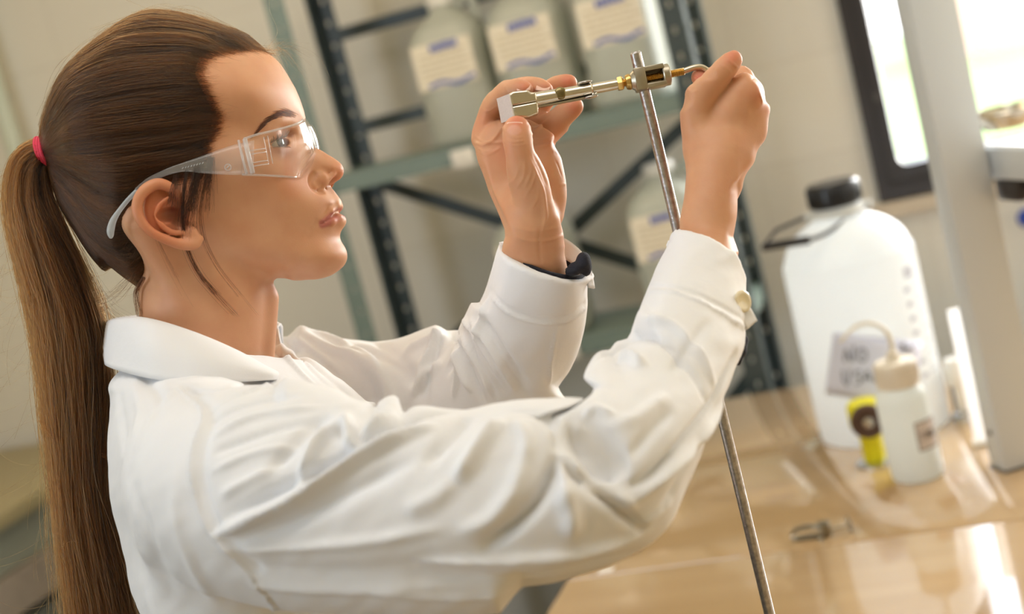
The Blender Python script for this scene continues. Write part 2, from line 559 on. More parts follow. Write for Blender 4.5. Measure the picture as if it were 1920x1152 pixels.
for z in (0.22, 0.62): mb.lathe([(0.0, 0.0), (0.008, 0.0), (0.008, 0.003), (0, 0.004)], 20, M=Matrix.Translation((-W2_ + 0.040, -0.024, z)) @ Matrix.Rotation(math.pi / 2, 4, 'X'))
mb.build('frame_cap', mat_simple('grey_plug', lin(80, 76, 74), 0.4), WIN)
def pane_mat():
    m, nt, b, out = mat_new('window_glass'); nt.nodes.remove(b)
    tr = nt.nodes.new('ShaderNodeBsdfTransparent'); gl = nt.nodes.new('ShaderNodeBsdfGlossy'); gl.inputs['Roughness'].default_value = 0.01
    mx = nt.nodes.new('ShaderNodeMixShader'); mx.inputs['Fac'].default_value = 0.05
    nt.links.new(tr.outputs[0], mx.inputs[1]); nt.links.new(gl.outputs[0], mx.inputs[2]); nt.links.new(mx.outputs[0], out.inputs['Surface'])
    return m
mb = MB(); mb.box((0, 0.02, H2_ / 2), (2 * W2_ - 0.10, 0.006, H2_ - 0.13)); mb.build('window_pane', pane_mat(), WIN, smooth=False)
sbox('window_sill_trim', mat_simple('sill_tile', lin(206, 192, 172), 0.4, noise=0.05), [(WX0 - 0.03, WX1 + 0.03, 0.478, 0.5, WZ0 - 0.035, WZ0 - 0.004)], kind='structure').name = 'trim_1'

# outside
def outbox(name, mat, boxes, label, cat, kind=None):
    o = sbox(name, mat, boxes, kind=kind)
    if label: tag(o, label, cat)
    return o
outbox('lawn', mat_simple('grass', lin(176, 196, 120), 0.9, noise=0.3, scale=6), [(-20, 40, 0.9, 40, -0.3, -0.2)], None, None, 'structure')
mb = MB(); _r = random.Random(3)
def leafball(cx, cy, cz, R, n, s):
    for i in range(n):
        a, b = _r.uniform(0, 6.283), math.acos(_r.uniform(-1, 1)); rr = R * _r.uniform(0.75, 1.05)
        p = Vector((cx + rr * math.sin(b) * math.cos(a), cy + rr * math.sin(b) * math.sin(a), cz + rr * math.cos(b) * 0.8))
        d1 = Vector((_r.uniform(-1, 1), _r.uniform(-1, 1), _r.uniform(-1, 1))).normalized() * s; d2 = Vector((_r.uniform(-1, 1), _r.uniform(-1, 1), _r.uniform(-1, 1))).normalized() * s
        mb.add([p - d1, p - d2, p + d1, p + d2], [(0, 1, 2, 3)])
MLEAF = mat_simple('leaves', lin(140, 165, 100), 0.7, noise=0.4, scale=3)
MBARK = mat_simple('bark', lin(96, 80, 62), 0.9, noise=0.3, scale=12)
def tree(x, y, h, R, lab, bush=False):
    global mb
    t = bthing('bush' if bush else 'tree', x, y, -0.2, 0, lab, 'bush' if bush else 'tree'); bpy.context.view_layer.update()
    mb = MB(); mb.tube([(0, 0, 0), (0.03, 0, h * 0.5), (0, 0.05, h)], [0.12 * R, 0.09 * R, 0.04 * R], 8); mb.build('trunk', MBARK, t)
    mb = MB(); leafball(0, 0, h, R, 900, 0.16 * R); leafball(0, 0, h, R * 0.6, 400, 0.16 * R); mb.build('foliage', MLEAF, t, smooth=False)
tree(2.6, 9.5, 3.6, 1.7, 'broad leafy green tree outside behind the window glass')
tree(7.6, 11, 1.2, 1.4, 'rounded green bush outside at the right of the window', True)
bd = bthing('brick_building', 4.5, 26, -0.2, 0, 'low red brick building across the lawn outside the window', 'building'); bpy.context.view_layer.update()
mb = MB(); mb.box((0, 0, 1.1), (9, 4, 2.2)); mb.build('brick_wall', mat_simple('red_brick', lin(222, 180, 166), 0.9, noise=0.2, scale=8), bd, smooth=False)
mb = MB(); mb.box((0, 0, 2.35), (9.6, 4.6, 0.3)); mb.build('flat_roof', mat_simple('pale_roof', lin(210, 206, 200), 0.8), bd, smooth=False)
# ------------------------------------------------------------------ bench
BZ = 0.90
def bench_mat():
    m, nt, b, out = mat_new('polished_bench'); sset(b, rough=0.10, spec=0.7)
    b.inputs['Coat Weight'].default_value = 1.0; b.inputs['Coat Roughness'].default_value = 0.015; b.inputs['Coat IOR'].default_value = 2.0
    tc = nt.nodes.new('ShaderNodeTexCoord'); mp = nt.nodes.new('ShaderNodeMapping'); mp.inputs['Scale'].default_value = (1, 9, 1)
    nt.links.new(tc.outputs['Object'], mp.inputs['Vector'])
    nz = nt.nodes.new('ShaderNodeTexNoise'); nz.inputs['Scale'].default_value = 3.0; nz.inputs['Detail'].default_value = 8
    nt.links.new(mp.outputs['Vector'], nz.inputs['Vector'])
    cr = nt.nodes.new('ShaderNodeValToRGB'); cr.color_ramp.elements[0].color = lin(188, 156, 114); cr.color_ramp.elements[1].color = lin(195, 164, 122)
    cr.color_ramp.elements[0].position = 0.35; cr.color_ramp.elements[1].position = 0.65
    nt.links.new(nz.outputs['Fac'], cr.inputs['Fac']); nt.links.new(cr.outputs['Color'], b.inputs['Base Color'])
    n2 = nt.nodes.new('ShaderNodeTexNoise'); n2.inputs['Scale'].default_value = 60; nt.links.new(tc.outputs['Object'], n2.inputs['Vector'])
    bp = nt.nodes.new('ShaderNodeBump'); bp.inputs['Strength'].default_value = 0.02; bp.inputs['Distance'].default_value = 0.0002
    nt.links.new(n2.outputs['Fac'], bp.inputs['Height']); nt.links.new(bp.outputs['Normal'], b.inputs['Normal'])
    return m
MBENCH = bench_mat()
MEDGEB = mat_simple('bench_edge', lin(176, 150, 112), 0.35, noise=0.1)
MCAB = mat_simple('cabinet_grey', lin(70, 72, 68), 0.5, noise=0.08)
def bbox_thing(name, x0, x1, y0, y1, z0, z1, label, cat): ...
# far section of the bench (behind the seam)
far = bthing('lab_bench', 0.85, -0.4, 0, 0, 'far section of the glossy beige lab bench, under the big carboy', 'bench'); bpy.context.view_layer.update()
def loc_box(mb, x0, x1, y0, y1, z0, z1, cx, cy, bevel=0.0): mb.box(((x0 + x1) / 2 - cx, (y0 + y1) / 2 - cy, (z0 + z1) / 2), (x1 - x0, y1 - y0, z1 - z0), bevel=bevel)
mb = MB(); loc_box(mb, -0.20, 2.0, -0.8062, 0.0, BZ - 0.035, BZ, 0.85, -0.4, 0.002); mb.build('worktop', MBENCH, far)
mb = MB(); loc_box(mb, -0.15, 1.95, -0.80, -0.02, 0.0, BZ - 0.035, 0.85, -0.4); mb.build('cabinet_body', MCAB, far, smooth=False)
near = bthing('lab_bench', 0.85, -2.0, 0, 0, 'near section of the glossy beige lab bench, carrying the retort stand', 'bench'); bpy.context.view_layer.update()
mb = MB()
mb.prism([(-0.20 - 0.85, 1.1906), (-0.20 - 0.85, 0.98), (0.12 - 0.85, 0.98), (0.12 - 0.85, -1.2), (2.0 - 0.85, -1.2), (2.0 - 0.85, 1.1906)][::-1], BZ - 0.035, BZ)
o = mb.build('worktop', MBENCH, near, smooth=False); bv = o.modifiers.new('b', 'BEVEL'); bv.width = 0.002; bv.segments = 2
mb = MB(); loc_box(mb, 0.17, 1.95, -3.15, -0.82, 0.0, BZ - 0.035, 0.85, -2.0); mb.build('cabinet_body', MCAB, near, smooth=False)
# stool under the bench end
st = bthing('stool', -0.42, -0.80, 0, 0, 'black padded stool beside the end of the bench', 'stool'); bpy.context.view_layer.update()
MBLKV = mat_simple('black_vinyl', lin(22, 24, 22), 0.5, noise=0.2, scale=30)
mb = MB(); mb.lathe([(0.0, 0.60), (0.16, 0.60), (0.178, 0.615), (0.18, 0.64), (0.165, 0.662), (0.10, 0.668), (0, 0.668)], 48); mb.build('seat', MBLKV, st)
mb = MB(); mb.lathe([(0.150, 0.585), (0.176, 0.585), (0.179, 0.60), (0.150, 0.60)], 48); mb.build('seat_ring', mat_simple('grey_steel', lin(150, 152, 150), 0.3, 0.9), st)
mb = MB(); mb.tube([(0, 0, 0.10), (0, 0, 0.59)], 0.025, 16); mb.build('column', MBLKV, st)
for k in range(5):
    a = k * 2 * math.pi / 5; mb = MB(); mb.tube([(0, 0, 0.10), (0.22 * math.cos(a), 0.22 * math.sin(a), 0.07)], [0.02, 0.013], 10); mb.lathe([(0.0, 0.0), (0.018, 0.004), (0.024, 0.026), (0.018, 0.048), (0.0, 0.052)], 14, c=(0.225 * math.cos(a), 0.225 * math.sin(a), 0)); mb.build('leg', MBLKV, st)
# side counter on the left wall
sc_ = bthing('side_counter', -1.95, -1.5, 0, 0, 'long grey-green counter along the left wall behind the woman', 'counter'); bpy.context.view_layer.update()
mb = MB(); mb.box((0, 0, 0.958), (0.70, 3.9, 0.034), bevel=0.004); mb.build('counter_top', mat_simple('olive_laminate', lin(168, 156, 118), 0.45, noise=0.06), sc_)
mb = MB(); mb.box((-0.01, 0, 0.893), (0.66, 3.86, 0.095)); mb.build('upper_rail', mat_simple('grey_green', lin(146, 150, 138), 0.45, noise=0.05), sc_, smooth=False)
mb = MB(); mb.box((0.0, 0, 0.80), (0.68, 3.88, 0.085)); mb.build('drawer_band', mat_simple('taupe_stone', lin(160, 148, 136), 0.6, noise=0.18, scale=40), sc_, smooth=False)
mb = MB(); mb.box((-0.03, 0, 0.745), (0.62, 3.86, 0.022)); mb.build('shadow_gap', MBLK, sc_, smooth=False)
mb = MB(); mb.box((-0.01, 0, 0.367), (0.66, 3.86, 0.733)); mb.build('cupboard', mat_simple('grey_cupboard', lin(120, 120, 112), 0.5, noise=0.05), sc_, smooth=False)

_p = on_plane(16, 240, B(0, 0.45), RY) - BO
WP = bthing('wall_pipe', _p @ RX, 0.45, 0.98, 0, 'pale vertical service pipe on the back wall behind her ponytail', 'pipe'); bpy.context.view_layer.update()
mb = MB(); mb.tube([(0, 0, 0.0), (0, 0, 1.72)], 0.021, 20); mb.build('pipe_run', mat_simple('pale_green_paint', lin(206, 214, 198), 0.4), WP)
for _z in (0.30, 1.30):
    mb = MB(); mb.lathe([(0.0215, _z), (0.026, _z), (0.026, _z + 0.03), (0.0215, _z + 0.03)], 24, cap=False); mb.box((0, 0.032, _z + 0.015), (0.02, 0.03, 0.02)); mb.build('pipe_clip', bpy.data.materials['grey_cupboard'], WP)

# ------------------------------------------------------------------ shelving unit
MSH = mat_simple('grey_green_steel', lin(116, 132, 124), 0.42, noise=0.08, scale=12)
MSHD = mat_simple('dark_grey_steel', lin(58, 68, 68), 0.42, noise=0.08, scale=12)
SX0, SX1, SY0, SY1 = -0.835, -0.015, 0.09, 0.33
SHU = bthing('shelving_unit', (SX0 + SX1) / 2, (SY0 + SY1) / 2, 0, 0, 'slotted grey-green steel shelving unit loaded with white jugs', 'shelving'); bpy.context.view_layer.update()
cx_, cy_ = (SX0 + SX1) / 2, (SY0 + SY1) / 2
def upright(x, y, sx, sy, mat):
    mb = MB(); w = 0.042; t = 0.0025
    # L section with a row of slots shown as raised-edge holes
    def plate(along_x):
        zz = 0.0
        while zz < 2.25:
            z1 = min(zz + 0.05, 2.25)
            for a0, a1, b0, b1 in ((0, 0.018, zz, z1), (0.024, w, zz, z1), (0.018, 0.024, zz, zz + 0.038)):
                c = (a0 + a1) / 2
                if along_x: mb.box((x + sx * c - cx_, y - cy_, (b0 + b1) / 2), (a1 - a0, t, b1 - b0))
                else: mb.box((x - cx_, y + sy * c - cy_, (b0 + b1) / 2), (t, a1 - a0, b1 - b0))
            zz += 0.05
    plate(True); plate(False)
    return mb.build('upright', mat, SHU, smooth=False)
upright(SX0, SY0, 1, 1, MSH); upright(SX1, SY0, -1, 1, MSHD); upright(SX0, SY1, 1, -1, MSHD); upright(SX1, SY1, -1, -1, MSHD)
def shelf(z, mat):
    mb = MB(); th = 0.035
    mb.box((0, 0, z), (SX1 - SX0 - 0.012, SY1 - SY0 - 0.012, 0.002))
    for y in (SY0 + 0.004, SY1 - 0.004): mb.box((0, y - cy_, z - th / 2), (SX1 - SX0 - 0.012, 0.002, th))
    for x in (SX0 + 0.005, SX1 - 0.005): mb.box((x - cx_, 0, z - th / 2), (0.002, SY1 - SY0 - 0.012, th))
    return mb.build('shelf_board', mat, SHU, smooth=False)
SHZ = [0.25, 0.62, 1.05, 1.478, 1.93]
for z in SHZ: shelf(z, MSH)
def brace(z0, z1, flip):
    mb = MB(); y = SY1 + 0.006 - cy_
    a, b = (SX0 + 0.02 - cx_, SX1 - 0.02 - cx_)
    if flip: a, b = b, a
    M = None
    d = np.array([b - a, 0, z1 - z0]); L = np.linalg.norm(d); ang = math.atan2(z1 - z0, b - a)
    mb.box((0, 0, 0), (L, 0.003, 0.030), M=Matrix.Translation(((a + b) / 2, y + (0.004 if flip else 0), (z0 + z1) / 2)) @ Matrix.Rotation(-ang, 4, 'Y'))
    return mb.build('cross_brace', MSHD, SHU, smooth=False)
brace(1.00, 1.44, False); brace(1.00, 1.44, True); brace(0.2, 0.9, False); brace(0.2, 0.9, True)
for z in (1.765, 1.56):
    mb = MB(); mb.box((0, SY1 + 0.002 - cy_, z), (SX1 - SX0, 0.004, 0.028)); mb.build('rear_rail', MSHD, SHU, smooth=False)
mb = MB(); mb.box((SX0 + 0.33 - cx_, SY0 - 0.003 - cy_, 1.455), (0.05, 0.003, 0.036), bevel=0.001); mb.build('label_holder', mat_simple('white_card', lin(226, 222, 214), 0.6), SHU)
mb = MB(); mb.box((SX0 + 0.42 - cx_, SY0 - 0.003 - cy_, 1.03), (0.09, 0.003, 0.036), bevel=0.001); mb.build('label_holder', bpy.data.materials['white_card'], SHU)

# jugs on the shelves
def plastic(name, col, tr=0.35, rough=0.35):
    m, nt, b, out = mat_new(name); sset(b, color=col, rough=rough)
    tl = nt.nodes.new('ShaderNodeBsdfTranslucent'); tl.inputs['Color'].default_value = col
    mx = nt.nodes.new('ShaderNodeMixShader'); mx.inputs['Fac'].default_value = tr
    nt.links.new(b.outputs[0], mx.inputs[1]); nt.links.new(tl.outputs[0], mx.inputs[2]); nt.links.new(mx.outputs[0], out.inputs['Surface'])
    return m
MJUG = plastic('jug_plastic', lin(204, 207, 196), 0.35)
MLAB = mat_simple('label_paper', lin(232, 224, 206), 0.7, noise=0.03)
MBLUE = mat_simple('label_blue', lin(66, 92, 176), 0.6)
MOCH = mat_simple('label_text', lin(176, 160, 118), 0.7)
MWCAP = mat_simple('white_cap', lin(226, 224, 216), 0.4)
def rbox_loft(mb, prof, n=40, ex=4.0):
    """profile of (half width, z); rounded-square sections"""
    V = []; F = []
    for r, z in prof:
        for i in range(n):
            a = 2 * math.pi * i / n; c, s = math.cos(a), math.sin(a)
            e = ex if r > 0.04 else 2.0
            k = (abs(c) ** e + abs(s) ** e) ** (-1 / e)
            V.append((r * k * c, r * k * s, z))
    m = len(prof)
    for j in range(m - 1):
        for i in range(n): F.append((j * n + i, j * n + (i + 1) % n, (j + 1) * n + (i + 1) % n, (j + 1) * n + i))
    F.append(tuple(range(n))[::-1]); F.append(tuple((m - 1) * n + i for i in range(n)))
    mb.add(V, F)
def make_jug(hw, h, label):
    t = empty('jug', (0, 0, 0), 0, label, 'jug', 'white plastic jugs on the shelving')
    bpy.context.view_layer.update()
    mb = MB(); rbox_loft(mb, [(hw * 0.88, 0), (hw * 0.97, 0.006), (hw, 0.02), (hw, h * 0.66), (hw * 0.97, h * 0.72), (hw * 0.80, h * 0.80), (hw * 0.5, h * 0.87), (0.030, h * 0.90), (0.026, h * 0.93)]); mb.build('jug_body', MJUG, t, ang=50)
    mb = MB(); mb.lathe([(0.030, h * 0.925), (0.031, h * 0.93), (0.031, h * 0.985), (0.028, h), (0, h)], 28); mb.build('cap', MWCAP, t)
    mb = MB(); mb.tube(smooth_path([(0.03, 0, h * 0.90), (0.055, 0, h * 0.95), (hw * 0.8, 0, h * 0.93), (hw * 0.86, 0, h * 0.79)], 5), 0.009, 10); mb.build('handle', MJUG, t)
    z0, z1 = h * 0.40, h * 0.70
    mb = MB(); mb.box((0, -hw - 0.0006, (z0 + z1) / 2), (hw * 1.62, 0.0012, z1 - z0)); lb = mb.build('label', MLAB, t, smooth=False)
    mb = MB(); _q = random.Random(5)
    for k in range(6): mb.box((-0.018 + k * 0.010, -hw - 0.0016, z1 - 0.012 + _q.uniform(-.003, .003)), (0.008, 0.0008, 0.014))
    mb.build('label_heading', MBLUE, lb, smooth=False); mb = MB()
    for k in range(9): mb.box((-0.036 + k * 0.011, -hw - 0.0016, z0 + 0.007 + 0.004 * math.sin(k * 0.9)), (0.011, 0.0008, 0.007))
    mb.build('label_footer', MBLUE, lb, smooth=False)
    mb = MB()
    for r in range(5):
        x = -0.05
        while x < 0.045:
            L = _q.uniform(0.006, 0.018); mb.box((x + L / 2, -hw - 0.0016, z0 + 0.022 + r * 0.0115), (L, 0.0006, 0.0022)); x += L + 0.003
    mb.build('label_print', MOCH, lb, smooth=False)
    return t
def copy_tree(o, parent=None):
    c = o.copy(); COL.objects.link(c); c.parent = parent
    for ch in list(o.children): copy_tree(ch, c)
    return c
JP = make_jug(0.078, 0.30, 'leftmost white jug on the upper shelf, blue-headed label facing out')
jug_spots = [(-0.502, SHZ[3] + .001, None), (-0.335, SHZ[3] + .001, 'middle white jug on the upper shelf, between two similar jugs'), (-0.155, SHZ[3] + .001, 'rightmost white jug on the upper shelf, above the retort rod'),
             (-0.435, SHZ[2] + .001, 'white jug on the lower shelf behind her raised left wrist'), (-0.150, SHZ[2] + .001, 'white jug on the lower shelf behind the steel rod'), (-0.60, SHZ[2] - .429, None)]
for i, (x, z, lb) in enumerate(jug_spots[:5]):
    j = JP if i == 0 else copy_tree(JP)
    p = B(x, SY0 + 0.10, z); j.location = p; j.rotation_euler = (0, 0, RZ)
    if lb: j['label'] = lb
# ------------------------------------------------------------------ things on the bench
def cyl_hit(px, py, cx, cy, r, ez=0.0):
    """bench-frame point where the view line meets the near side of an upright cylinder"""
    o = np.array([np.dot(CAM_POS - BO, RX), np.dot(CAM_POS - BO, RY), CAM_POS[2]])
    d0 = ray(px, py); d = np.array([np.dot(d0, RX), np.dot(d0, RY), d0[2]])
    f = o[:2] - np.array([cx, cy]); a = d[:2] @ d[:2]; b = 2 * f @ d[:2]; c = f @ f - r * r
    disc = max(b * b - 4 * a * c, 0); t = (-b - math.sqrt(disc)) / (2 * a)
    return o + d * t
CBX, CBY, CBR = 0.223, -0.331, 0.103
CB = bthing('carboy', CBX, CBY, BZ, 0, 'large translucent white carboy with black cap and wire handle on the bench', 'carboy'); bpy.context.view_layer.update()
MCARB = plastic('carboy_plastic', lin(240, 244, 246), 0.5, 0.3)
prof = [(0.0, 0.0), (0.085, 0.0), (0.098, 0.006), (0.103, 0.020), (0.103, 0.262), (0.100, 0.290), (0.090, 0.314), (0.072, 0.333), (0.050, 0.346), (0.040, 0.352), (0.038, 0.368), (0.038, 0.378), (0.0, 0.378)]
q = smooth_path(prof[2:11], 4); prof = prof[:2] + [tuple(p) for p in q] + prof[11:]
mb = MB(); mb.lathe(prof, 72); mb.build('carboy_body', MCARB, CB)
mb = MB(); pr = [(0.0, 0.405), (0.0395, 0.405), (0.0405, 0.409)]
mb.lathe([(0.0, 0.370), (0.038, 0.370), (0.041, 0.373), (0.041, 0.402), (0.038, 0.407), (0.0, 0.407)], 48)
for k in range(36):
    a = 2 * math.pi * k / 36; mb.box((0.041 * math.cos(a), 0.041 * math.sin(a), 0.388), (0.003, 0.003, 0.027), bevel=0.0008)
mb.build('screw_cap', mat_simple('black_plastic', lin(22, 22, 24), 0.3), CB)
mb = MB(); mb.lathe([(0.0385, 0.356), (0.044, 0.357), (0.044, 0.364), (0.0385, 0.365)], 40)
for s in (1, -1): mb.box((s * 0.047, 0, 0.360), (0.012, 0.010, 0.012), bevel=0.002)
mb.build('neck_ring', plastic('neck_plastic', lin(232, 232, 226), 0.3), CB)
mb = MB()
def onY(px, py, y):
    o = np.array([np.dot(CAM_POS - BO, RX), np.dot(CAM_POS - BO, RY), CAM_POS[2]]); d0 = ray(px, py); d = np.array([d0 @ RX, d0 @ RY, d0[2]])
    p = o + d * ((CBY + y - o[1]) / d[1]); return (p[0] - CBX, y, p[2] - BZ)
hp_ = [(0.050, 0, 0.360), onY(1585, 412, -0.035), onY(1552, 436, -0.070), onY(1518, 450, -0.085), onY(1430, 464, -0.085), onY(1455, 432, -0.045), (-0.050, 0, 0.360)]
mb.tube(list(smooth_path(hp_[:4], 8)) + [np.array(p) for p in hp_[4:]], 0.0032, 10); mb.build('wire_handle', MBLK, CB)
mb = MB(); mb.tube([np.array(hp_[3]), (np.array(hp_[3]) + np.array(hp_[4])) / 2, np.array(hp_[4])], 0.0068, 12); mb.build('grip', bpy.data.materials['black_plastic'], CB)
# graduation print on the right flank
mb = MB(); _q = random.Random(2)
def cyl_patch(mb, a0, a1, z0, z1, r, n=6):
    V = []; F = []
    for i in range(n + 1):
        a = a0 + (a1 - a0) * i / n
        for z in (z0, z1): V.append((r * math.sin(a), -r * math.cos(a), z))
    for i in range(n): F.append((2 * i, 2 * i + 2, 2 * i + 3, 2 * i + 1))
    mb.add(V, F)
for k in range(14):
    z = 0.09 + k * 0.0115; cyl_patch(mb, 1.05, 1.05 + (0.30 if k % 2 == 0 else 0.16), z, z + 0.0018, CBR + 0.0006)
    if k % 2 == 0: cyl_patch(mb, 0.86, 0.98, z - 0.004, z + 0.004, CBR + 0.0006)
cyl_patch(mb, 0.92, 1.14, 0.245, 0.262, CBR + 0.0006)
mb.build('graduation_print', mat_simple('grey_print', lin(178, 182, 194), 0.6), CB)
# taped note, with its handwriting
def on_cb(px, py, e): 
    p = cyl_hit(px, py, CBX, CBY, CBR + e); return (p[0] - CBX, p[1] - CBY, p[2] - BZ)
V = []; F = []; nn_ = 14
TL, TR, BL, BR = np.array([1562, 624]), np.array([1730, 640]), np.array([1547, 739]), np.array([1712, 766])
for j in range(8):
    for i in range(nn_):
        s, t = i / (nn_ - 1), j / 7
        p = (TL * (1 - s) + TR * s) * (1 - t) + (BL * (1 - s) + BR * s) * t
        V.append(on_cb(p[0], p[1], 0.0015))
for j in range(7):
    for i in range(nn_ - 1): F.append((j * nn_ + i, j * nn_ + i + 1, (j + 1) * nn_ + i + 1, (j + 1) * nn_ + i))
nt_ = empty('taped_note', B(CBX, CBY, BZ), RZ, 'lavender-grey paper note handwritten NO USAR, taped round the white carboy', 'note'); bpy.context.view_layer.update()
m_ = MB(); m_.add(V, F); o = m_.build('paper', mat_simple('lavender_paper', lin(208, 212, 230), 0.7, noise=0.03), nt_); md = o.modifiers.new('t', 'SOLIDIFY'); md.thickness = 0.0004
m_ = MB()
ink = [[(1583,679),(1585.6,655.6),(1597,679),(1601,648)], [(1617 + 8 * math.cos(a), 666 + 12 * math.sin(a)) for a in np.linspace(0, 6.3, 14)], [(1580,695),(1582,714),(1586,721),(1590.5,718),(1593.5,693)],
       [(1614,695),(1605,698),(1606,706),(1614,710),(1612,719),(1602.5,720.7)], [(1619.4,716),(1626,696),(1634,715)], [(1622,709),(1631,709)], [(1641,717),(1640,697),(1648,700),(1642,707),(1651,717)],
       ]
ink2 = [[(1688.4,650.4),(1696,642.5),(1693.6,653),(1704,653),(1700,658),(1712,649)], [(1686,656),(1694,660),(1706,657)]]
for st_ in ink: m_.tube([on_cb(x, y, 0.0022) for x, y in smooth_path(np.array(st_, float), 4)], 0.0011, 6)
m_.build('handwriting', mat_simple('dark_ink', lin(84, 84, 96), 0.6), nt_)
m_ = MB()
for st_ in ink2: m_.tube([on_cb(x, y, 0.0022) for x, y in smooth_path(np.array(st_, float), 4)], 0.0011, 6)
m_.build('scribble', bpy.data.materials['dark_ink'], nt_)

# wash bottle
WBX, WBY = 0.279, -0.592
WB = bthing('wash_bottle', WBX, WBY, BZ, 0, 'translucent squeeze wash bottle with curved white spout, standing in front of the carboy', 'bottle'); bpy.context.view_layer.update()
MWB = plastic('wash_bottle_plastic', lin(236, 240, 238), 0.5, 0.25)
mb = MB(); mb.lathe([(0.0, 0.0), (0.031, 0.0), (0.0355, 0.003), (0.037, 0.012), (0.037, 0.112), (0.036, 0.124), (0.032, 0.132), (0.027, 0.137), (0.026, 0.145), (0, 0.145)], 56); mb.build('bottle_body', MWB, WB)
mb = MB(); mb.lathe([(0.0, 0.138), (0.0295, 0.138), (0.0300, 0.141), (0.0295, 0.170), (0.027, 0.1735), (0.010, 0.1745), (0.008, 0.186), (0.005, 0.189), (0.0, 0.189)], 44)
for k in range(40):
    a = 2 * math.pi * k / 40; mb.box((0.0298 * math.cos(a), 0.0298 * math.sin(a), 0.155), (0.0012, 0.0016, 0.026))
mb.build('cap', mat_simple('ivory_cap', lin(222, 212, 194), 0.45), WB)
sp_ = [(0, 0, 0.176), (0.002, 0, 0.200), (-0.003, -0.002, 0.2215), (-0.020, -0.004, 0.234), (-0.042, -0.006, 0.2325), (-0.066, -0.009, 0.216)]
mb = MB(); sp_ = smooth_path(sp_, 8); mb.tube(sp_, np.interp(np.linspace(0, 1, len(sp_)), [0, 0.3, 1], [0.0042, 0.0036, 0.0022]), 12); mb.build('spout', mat_simple('ivory_spout', lin(228, 222, 204), 0.35), WB)
mb = MB(); r = 0.0373
cyl_patch(mb, 0.32, 1.30, 0.048, 0.088, r, 12); lb = mb.build('label', mat_simple('grey_label', lin(206, 196, 190), 0.6), WB)
mb = MB()
for z0, z1 in ((0.047, 0.049), (0.087, 0.089)): cyl_patch(mb, 0.31, 1.31, z0, z1, r + 0.0004, 12)
for a0, a1 in ((0.31, 0.36), (1.26, 1.31)): cyl_patch(mb, a0, a1, 0.047, 0.089, r + 0.0004, 3)
letters = {'E': [(0,0,0,1),(0,0,1,0),(0,.5,.8,.5),(0,1,1,1)], 'T': [(0,1,1,1),(.5,0,.5,1)], 'A': [(0,0,.5,1),(.5,1,1,0),(.25,.4,.75,.4)], 'N': [(0,0,0,1),(0,1,1,0),(1,0,1,1)], 'O': [(0,0,1,0),(1,0,1,1),(1,1,0,1),(0,1,0,0)], 'L': [(0,0,0,1),(0,0,1,0)]}
for k, ch in enumerate('ETANOL'):
    for x0, y0, x1, y1 in letters[ch]:
        P0 = []; 
        for s in np.linspace(0, 1, 3):
            a = 0.46 + (k + (x0 + (x1 - x0) * s) * 0.66) * 0.118; z = 0.063 + (y0 + (y1 - y0) * s) * 0.010
            P0.append(((r + 0.0006) * math.sin(a), -(r + 0.0006) * math.cos(a), z))
        mb.tube(P0, 0.0005, 5)
mb.build('label_print', mat_simple('grey_ink', lin(120, 112, 106), 0.6), lb)

# yellow gas valve
GV = bthing('gas_valve', 0.216, -0.505, BZ, math.radians(8), 'bright yellow bench gas valve with dark round knob, beside the wash bottle', 'valve'); bpy.context.view_layer.update()
MYEL = mat_simple('yellow_paint', lin(222, 214, 20), 0.35, noise=0.04)
mb = MB(); mb.lathe([(0.0, 0.0), (0.030, 0.0), (0.030, 0.003), (0.022, 0.006), (0.0, 0.006)], 36); mb.build('base_flange', mat_simple('chrome', lin(200, 200, 200), 0.15, 1.0), GV)
mb = MB(); mb.lathe([(0.0, 0.005), (0.0165, 0.005), (0.0165, 0.046), (0.024, 0.057), (0.026, 0.063), (0.026, 0.092), (0.022, 0.098), (0.0, 0.098)], 40); mb.build('valve_body', MYEL, GV)
KM = Matrix.Translation((0.0, -0.024, 0.075)) @ Matrix.Rotation(math.pi / 2, 4, 'X')
mb = MB(); mb.lathe([(0.0, 0.0), (0.024, 0.0), (0.0255, 0.004), (0.0255, 0.010), (0.022, 0.013), (0.012, 0.011), (0.0, 0.011)], 36, M=KM); mb.build('knob', mat_simple('brown_knob', lin(84, 62, 50), 0.4, 0.3), GV)
mb = MB(); mb.lathe([(0.0, 0.010), (0.009, 0.010), (0.008, 0.016), (0.0, 0.018)], 20, M=KM); mb.build('knob_screw', mat_simple('bright_steel', lin(210, 205, 200), 0.2, 1.0), GV)

# white water tap behind the post
TP = bthing('water_tap', 0.347, -0.35, BZ, 0, 'small white and chrome bench tap, partly behind the grey post', 'tap'); bpy.context.view_layer.update()
mb = MB(); mb.lathe([(0.0, 0.0), (0.019, 0.0), (0.018, 0.008), (0.011, 0.012), (0.0, 0.012)], 30); mb.build('base_flange', bpy.data.materials['chrome'], TP)
mb = MB(); mb.tube([(0, 0, 0.01), (0, 0, 0.060)], 0.008, 16); mb.tube([(0.028, 0, 0.006), (0.028, 0, 0.060)], 0.007, 12); mb.build('stem', bpy.data.materials['white_cap'], TP)
mb = MB(); mb.lathe([(0.0, 0.052), (0.015, 0.055), (0.0175, 0.066), (0.017, 0.088), (0.013, 0.097), (0.0, 0.10)], 30); mb.build('tap_head', bpy.data.materials['white_cap'], TP)
mb = MB(); mb.tube(smooth_path([(0, 0, 0.090), (0.018, 0.004, 0.104), (0.042, 0.008, 0.108), (0.056, 0.010, 0.096)], 5), 0.0065, 12); mb.build('outlet', bpy.data.materials['white_cap'], TP)
mb = MB(); mb.box((0.018, 0.030, 0.034), (0.064, 0.004, 0.066)); mb.build('splash_plate', mat_simple('dark_blue_grey', lin(92, 96, 108), 0.4), TP, smooth=False)

